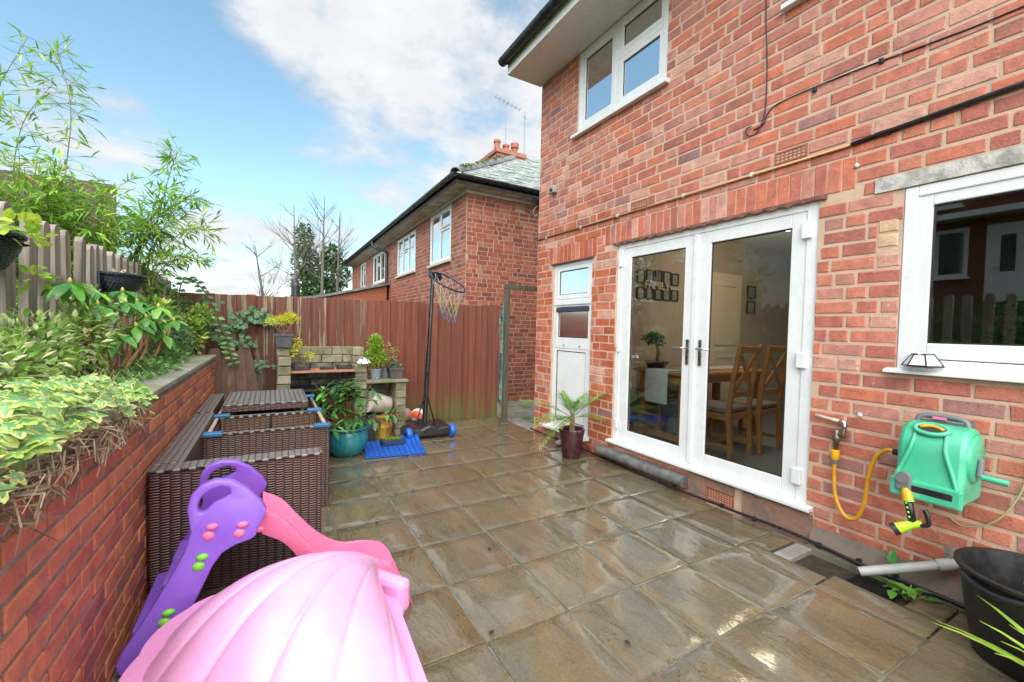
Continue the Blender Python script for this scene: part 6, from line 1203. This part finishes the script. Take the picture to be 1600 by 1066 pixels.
# palm in burgundy pot
t_ = thing('potted_palm', 'small feathery palm in burgundy glazed pot beside the white door', 'plant', (2.80, 3.58, 0)); BUR = M('burgundy_glaze', (.045, .012, .018), (.075, .02, .026), 9, .22, .15, 30, .003); rd_pot(t_, (2.80, 3.58, 0), .095, .13, .31, BUR, [(0, 0), (.092, 0), (.098, .01), (.118, .18), (.134, .27), (.138, .30), (.133, .312), (.118, .308), (.112, .26)], 32); part('trunk', MB().lathe([(.03, .25), (.034, .30), (.026, .36), (.03, .40), (.018, .46), (0, .48)], 12, (2.80, 3.58, 0)), M('fibrous_palm_trunk', (.16, .09, .04), (.26, .2, .08), 30, .9, .9, 60, .01), t_, smooth=True)
for a, el, L_, brown in ((2.75, .55, .66, 0), (3.3, .30, .58, 0), (-.55, .80, .72, 1), (.2, .9, .42, 0), (1.4, .8, .45, 0), (-2.4, .9, .42, 0), (-.9, .3, .34, 0), (-2.95, -.12, .52, 1), (-3.25, .12, .46, 1), (-2.6, .2, .4, 1), (2.0, 1.2, .36, 0), (-1.6, 1.1, .3, 0)):
    d = Vector((math.cos(a) * math.cos(el), math.sin(a) * math.cos(el), math.sin(el))); p = Vector((2.80, 3.58, .42)); dr = .16 if el > .0 else .22; pts = [p + d * L_ * q / 10 + Vector((0, 0, -dr * L_ * 1.6 * (q / 10) ** 2)) for q in range(11)]; f = MB(); f.tube(pts, [lerp(.005, .0015, q / 10) for q in range(11)], 5, cap=False, col=(.14, .22, .04))
    for q in range(44):
        tt = .18 + .80 * q / 44; i = min(9, int(tt * 10)); c = pts[i].lerp(pts[i + 1], tt * 10 - i); tg = (pts[i + 1] - pts[i]).normalized(); s_ = tg.cross(Vector((0, 0, 1))).normalized() * (1 if q % 2 else -1); cc = mixc((.06, .19, .03), (.20, .34, .06), random.random())
        if brown and tt > .6: cc = mixc(cc, (.42, .26, .08), U(.1, .9))
        f.leaf(c, tg * .75 + s_ * .8 + Vector((0, 0, U(.05, .35))), Vector((0, 0, 1)), .17 * (1 - .5 * tt) * U(.85, 1.1), .011, cc, .3, .25)
    part('frond', f, LEAF, t_)
solo('stone', ellip((2.95, 3.98, .035), (.07, .05, .035), 12), M('grey_stone', (.20, .20, .19), (.28, .27, .25), 14, .8, .6, 40, .006), 'small grey stone by the wall behind the palm pot', 'stone', smooth=True)
# fallen leaves on the paving
for x_, y_, where in [(1.18, 2.28, 'in the middle of the patio'), (.84, 1.62, 'nearest the shell sandpit'), (2.1, 2.25, 'in front of the french door step'), (.62, 2.9, 'beside the rattan seat'), (1.35, 1.28, 'nearest the camera'), (1.02, 3.4, 'towards the turquoise pot')]:
    m = MB(); m.leaf((x_, y_, .010), (U(-1, 1), U(-1, 1), .12), (0, 0, 1), .035, .022, (.05, .028, .018), .3, .1); solo('fallen_leaf', m, LEAF, 'small dark fallen leaf on the wet paving ' + where, 'leaf', 'fallen leaves on the paving')

m = MB()
for k in range(230):
    s_ = random.random()
    if s_ < .45: x_, y_ = U(1.35, 2.9), 5.62 - abs(random.gauss(0, .06))
    elif s_ < .7: x_, y_ = XW - .06 - abs(random.gauss(0, .03)), U(.6, 4.6)
    elif s_ < .85: x_, y_ = 1.5 + random.gauss(0, .25), 4.85 + random.gauss(0, .2)
    else: x_, y_ = .55 + random.gauss(0, .15), 4.3 + random.gauss(0, .2)
    m.leaf((x_, y_, .008), (U(-1, 1), U(-1, 1), .15), (U(-.3, .3), U(-.3, .3), 1), U(.012, .035), U(.008, .018), mixc((.06, .035, .02), (.26, .17, .08), random.random()), .3, .1)
o = place('leaf_litter', m.mesh('leaf_litter', LEAF)); tag(o, 'scraps of dead leaf gathered along the fence and wall foot', 'leaf litter', kind='stuff')
m = MB()
for k in range(420):
    if k % 2: x_, y_ = random.choice(GX[1:7]) + random.gauss(0, .006), U(.6, 5.6)
    else: x_, y_ = U(-.4, 2.9), random.choice(GY[3:]) + random.gauss(0, .006)
    if noise.noise(Vector((x_ * 2, y_ * 2, 3))) > .02: m.lathe([(0, -.004), (U(.004, .010), .0), (0, U(.002, .005))], 6, (x_, y_, -.004))
o = place('joint_moss', m.mesh('joint_moss', MOSS), patio); o['kind'] = 'stuff'
# ------------------------------------------------------------------ dining room behind the french doors
OAK = M('golden_oak', (.40, .19, .06), (.33, .15, .045), 4, .4, stretch=(1, 6, 6)); ZF = .196
t_ = thing('dining_table', 'oak dining table seen through the left french door', 'table', (4.15, 3.05, ZF)); part('table_top', MB().box(3.50, 4.95, 2.72, 3.42, .925, .955), OAK, t_, bevel=.006); part('apron', frame_rect(MB(), lambda u, v, q: (u, v, q), 3.56, 4.89, 2.78, 3.36, .84, .924, .025), OAK, t_)
for x_, y_ in ((3.59, 2.81), (4.86, 2.81), (3.59, 3.33), (4.86, 3.33)): part('leg', MB().box(x_ - .035, x_ + .035, y_ - .035, y_ + .035, ZF, .84), OAK, t_, bevel=.004)
part('stretcher', MB().box(3.575, 3.605, 2.85, 3.29, ZF + .05, ZF + .11), OAK, t_)
LIN = M('pale_linen', (.50, .52, .52), (.42, .44, .45), 14, .9, .5, 150, .002); m = MB(); n0 = m.add([(x_, y_, z_) for x_, z_ in ((3.488, .62), (3.489, .80), (3.491, .948), (3.505, .9595), (4.3, .9595), (4.9, .9595)) for y_ in (2.93, 3.07, 3.22)])
for i in range(5):
    for j in range(2): a = n0 + i * 3 + j; m.face((a, a + 1, a + 4, a + 3))
o = solo('table_runner', m, LIN, 'pale grey cloth runner hanging over the table end', 'table runner'); sm = o.modifiers.new('solid', 'SOLIDIFY'); sm.thickness = .004
def dining_chair(x, y, rz, label):
    t1 = thing('dining_chair', label, 'chair', (x, y, ZF), 'oak dining chairs at the table'); P_ = lambda m_: m_
    def pt(n_, m_, mat=OAK, bv=.004): o_ = place(n_, m_.mesh(n_, mat), t1, WL[t1.name]); fin(o_, bv); return o_
    for sx in (-.19, .19):
        pt('leg', MB().box(sx - .02, sx + .02, .17, .21, 0, .44)); pts = [(-.23, 0), (-.19, 0), (-.165, .45), (-.195, .75), (-.25, 1.06), (-.285, 1.06), (-.235, .75), (-.205, .45)]; pt('back_post', MB().prism(pts, lambda u, v, d: (d, u, v), sx - .02, sx + .02))
        pt('side_rail', MB().box(sx - .012, sx + .012, -.18, .17, .36, .42)); pt('lower_rail', MB().box(sx - .011, sx + .011, -.19, .17, .10, .14))
    pt('front_rail', MB().box(-.17, .17, .185, .205, .36, .42)); pt('back_rail', MB().box(-.17, .17, -.195, -.175, .36, .42)); pt('cross_rail', MB().box(-.17, .17, -.02, .0, .105, .135))
    pt('seat', MB().box(-.20, .20, -.18, .215, .43, .475), M('grey_seat_pad', (.20, .18, .16), rough=.9) if 'grey_seat_pad' not in bpy.data.materials else bpy.data.materials['grey_seat_pad'], .015)
    pt('top_rail', MB().bar((-.17, -.262, 1.02), (.17, -.262, 1.02), .025, .06)); pt('mid_rail', MB().bar((-.17, -.20, .60), (.17, -.20, .60), .022, .05)); pt('cross_slat', MB().bar((-.165, -.205, .63), (.165, -.258, .99), .018, .04)); pt('cross_slat', MB().bar((.165, -.207, .63), (-.165, -.260, .99), .018, .04))
    t1.rotation_euler = (0, 0, rz)
dining_chair(3.80, 2.56, .12, 'oak cross back chair nearest the meeting of the french doors'); dining_chair(4.30, 2.56, .05, 'second oak cross back chair further right behind the glass'); dining_chair(3.95, 3.42, 3.1, 'oak chair tucked in at the far side of the table')
def bonsai(c, pot_w, label, h, cols):
    x, y, z = c; t1 = thing('bonsai', label, 'plant', c, 'bonsai on the dining table'); part('pot', MB().lathe([(0, .002), (pot_w * .7, .002), (pot_w, .07), (pot_w * 1.05, .075), (pot_w * .9, .075), (0, .06)], 18, c), BLACKP if pot_w > .11 else TQ, t1, smooth=True, angle=40); part('trunk', MB().tube(curve_pts([(x, y, z + .06), (x + .02, y, z + .06 + h * .4), (x - .015, y, z + .06 + h * .7), (x + .01, y, z + h)], 4), [.02] * 5 + [.014] * 4 + [.01] * 4, 7), BARK, t1, smooth=True); f = MB()
    for k in range(5): leaf_blob(f, (x + U(-.09, .09), y + U(-.06, .06), z + h + U(-.04, .06)), (.08, .07, .045), 70, .035, .024, cols, .2)
    part('foliage', f, LEAF, t1, kind='stuff')
bonsai((3.72, 3.28, .956), .13, 'larger bonsai in black pot on the table end', .30, [((.03, .12, .06), (.06, .2, .09))]); bonsai((3.98, 3.02, .964), .08, 'small bright bonsai in blue pot beside the runner', .24, [((.08, .24, .02), (.16, .38, .04))])
FRM = M('photo_frame_black', (.02, .018, .016), rough=.4); k = 0
for r_ in range(2):
    for c in range(5):
        x_ = 3.70 + c * .145; z_ = 1.74 + r_ * .19; h_ = U(.13, .17); t1 = thing('photo_frame', 'dark framed photo, %s of the %s row around the wall lettering' % (['leftmost', 'second', 'middle', 'fourth', 'rightmost'][c], ['lower', 'upper'][r_]), 'photo frame', (x_ + .06, 3.594, z_), 'framed photos on the dining room wall')
        part('frame', frame_rect(MB(), lambda u, v, q: (u, 3.594 - q, v), x_, x_ + .125, z_, z_ + h_, .001, .018, .012), FRM, t1); part('print', MB().box(x_ + .011, x_ + .114, 3.588, 3.592, z_ + .011, z_ + h_ - .011), M('photo_print_%d' % k, mixc((.05, .05, .06), (.30, .28, .26), random.random()), mixc((.3, .25, .2), (.08, .08, .1), random.random()), 14, .4), t1); k += 1
def text_thing(body, loc, rot, size, ext, mat, label, cat, name):
    cu_ = bpy.data.curves.new(name, 'FONT'); cu_.body = body; cu_.size = size; cu_.extrude = ext; cu_.space_character = .95; o = bpy.data.objects.new('tmp', cu_); COL.objects.link(o); dg = bpy.context.evaluated_depsgraph_get(); me = bpy.data.meshes.new_from_object(o.evaluated_get(dg)); bpy.data.objects.remove(o); me.name = name; me.materials.clear(); me.materials.append(mat); q = place(name, me, None, loc); q.rotation_euler = rot; return tag(q, label, cat)
text_thing('FAMILY', (3.80, 3.57, 1.865), (R(90), 0, 0), .135, .008, M('pale_wood_letters', (.62, .50, .36), rough=.6), 'pale wooden FAMILY lettering among the framed photos', 'lettering', 'wall_lettering')
t_ = thing('interior_door', 'pale panelled interior door on the dining room wall', 'door', (5.35, 3.59, ZF)); part('leaf', MB().box(5.02, 5.68, 3.565, 3.593, ZF, 2.16), M('cream_paint', (.60, .52, .42), rough=.6), t_)
for z0, z1 in ((.35, 1.05), (1.2, 2.02)): part('panel', frame_rect(MB(), lambda u, v, q: (u, 3.565 - q, v), 5.12, 5.58, z0, z1, .0005, .012, .03), bpy.data.materials['cream_paint'], t_)
for z_ in (1.95, 1.74): t_ = thing('wall_picture', 'small dark picture %s on the wall right of the interior door' % ('above' if z_ > 1.8 else 'below'), 'picture', (5.95, 3.594, z_), 'small pictures beside the interior door'); part('frame', frame_rect(MB(), lambda u, v, q: (u, 3.594 - q, v), 5.85, 6.05, z_ - .09, z_ + .09, .001, .02, .02), FRM, t_); part('print', MB().box(5.87, 6.03, 3.588, 3.592, z_ - .07, z_ + .07), bpy.data.materials['photo_print_2'], t_)
t_ = thing('bean_bag', 'slumped dark grey bean bag under the table end', 'bean bag', (3.75, 2.9, ZF)); part('bag', ellip((3.80, 2.92, ZF + .17), (.22, .20, .18), 20), M('grey_bean_bag', (.10, .105, .11), (.14, .145, .15), 8, .9, .6, 20, .02), t_, smooth=True)
solo('play_mat', MB().box(3.62, 4.3, 3.1, 3.5, ZF + .001, ZF + .03), BLUEM, 'folded blue play mat on the floor beyond the table', 'mat', bevel=.01); solo('toy_tub', MB().lathe([(0, 0), (.16, 0), (.2, .3), (.18, .3), (.15, .02), (0, .02)], 20, (5.2, 2.0, ZF)), BLUEM, 'blue toy tub behind the dining chairs', 'tub', smooth=True)
t_ = thing('pendant_lamp', 'lit warm ceiling lamp at the top of the right french door', 'lamp', (4.60, 2.42, 2.3)); part('cord', MB().tube([(4.60, 2.42, 2.54), (4.60, 2.42, 2.62)], .005, 6), WHITE, t_)
gl_ = NT('lamp_glow'); em = gl_.n('Emission'); em.inputs[0].default_value = (1, .78, .5, 1); em.inputs[1].default_value = 4; gl_.link(em.outputs[0], gl_.out.inputs[0]); part('bulb', ellip((4.60, 2.42, 2.47), (.045, .045, .055), 14), gl_.m, t_, smooth=True); part('shade', MB().lathe([(.04, 2.56), (.11, 2.52), (.13, 2.47)], 20, (4.60, 2.42, 0)), M('cream_shade', (.8, .74, .62), rough=.8), t_, smooth=True)
lp_ = bpy.data.objects.new('lamp_light', bpy.data.lights.new('lamp_light', 'POINT')); COL.objects.link(lp_); lp_.parent = t_; lp_.location = (0, 0, .05); lp_.data.energy = 15; lp_.data.color = (1, .80, .58); lp_.data.shadow_soft_size = .25
# flowers behind the white door
t_ = thing('white_flowers', 'white flowers in a glass vase behind the misty door pane', 'flowers', (3.52, 4.2, 1.2)); part('shelf', MB().box(3.42, 3.75, 3.75, 4.5, 1.17, 1.19), WHITE, t_) ; part('vase', MB().lathe([(0, 1.192), (.04, 1.192), (.035, 1.28), (.045, 1.34)], 14, (3.50, 4.18, 0)), WHITE, t_, smooth=True); m = MB()
for k in range(7): leaf_blob(m, (3.50 + U(-.05, .05), 4.18 + U(-.09, .09), 1.42 + U(-.05, .1)), (.04, .04, .035), 45, .04, .03, [((.75, .73, .68), (.85, .84, .8))], .3)
leaf_blob(m, (3.50, 4.18, 1.40), (.1, .12, .06), 40, .06, .03, GRN, .3); part('blooms', m, LEAF, t_, kind='stuff')
# kitchen sill plants behind the right window
part('inner_sill', MB().box(XW + .075, XW + .33, -.72, 1.0, 1.17, 1.20), WHITE, rw)
GV = M('green_glazed_vase', (.06, .22, .06), (.12, .3, .08), 9, .3)
for k, (y_, h_, r_, lab) in enumerate(((.84, .15, .05, 'plain green vase nearest the window corner inside'), (.74, .13, .04, 'slim green glass jar second from the window corner'), (.62, .14, .045, 'mottled green pot on the sill left of the bonsai'))): t_ = thing('sill_vase', lab, 'vase', (XW + .18, y_, 1.2)); part('body', MB().lathe([(0, .001), (r_ * .8, .001), (r_, h_ * .5), (r_ * .8, h_), (r_ * .7, h_), (r_ * .8, h_ * .4), (0, .02)], 16, (XW + .18, y_, 1.2)), GV, t_, smooth=True); part('rim', MB().tube([(XW + .18 + r_ * .78 * math.cos(a), y_ + r_ * .78 * math.sin(a), 1.2 + h_) for a in [2 * math.pi * q / 16 for q in range(17)]], .005, 5, cap=False), GV, t_, smooth=True)
t_ = thing('window_bonsai', 'bonsai with pale trunk and green leaf pads inside the kitchen window', 'plant', (XW + .19, .46, 1.2)); rd_pot(t_, (XW + .19, .46, 1.2), .06, .085, .09, GV); part('trunk', MB().tube(curve_pts([(XW + .19, .46, 1.28), (XW + .18, .50, 1.36), (XW + .18, .44, 1.42), (XW + .18, .42, 1.55)], 5), [.03] * 6 + [.022] * 5 + [.014] * 5, 8), M('pale_bonsai_bark', (.36, .32, .2), (.28, .22, .14), 14, .8), t_, smooth=True); m = MB()
for c in ((.55, 1.39), (.65, 1.37), (.60, 1.50), (.40, 1.53), (.30, 1.40), (.36, 1.62), (.25, 1.52)): leaf_blob(m, (XW + .18, c[0], c[1]), (.05, .08, .03), 70, .04, .028, [((.05, .2, .03), (.12, .34, .06))], .2)
part('foliage', m, LEAF, t_, kind='stuff')
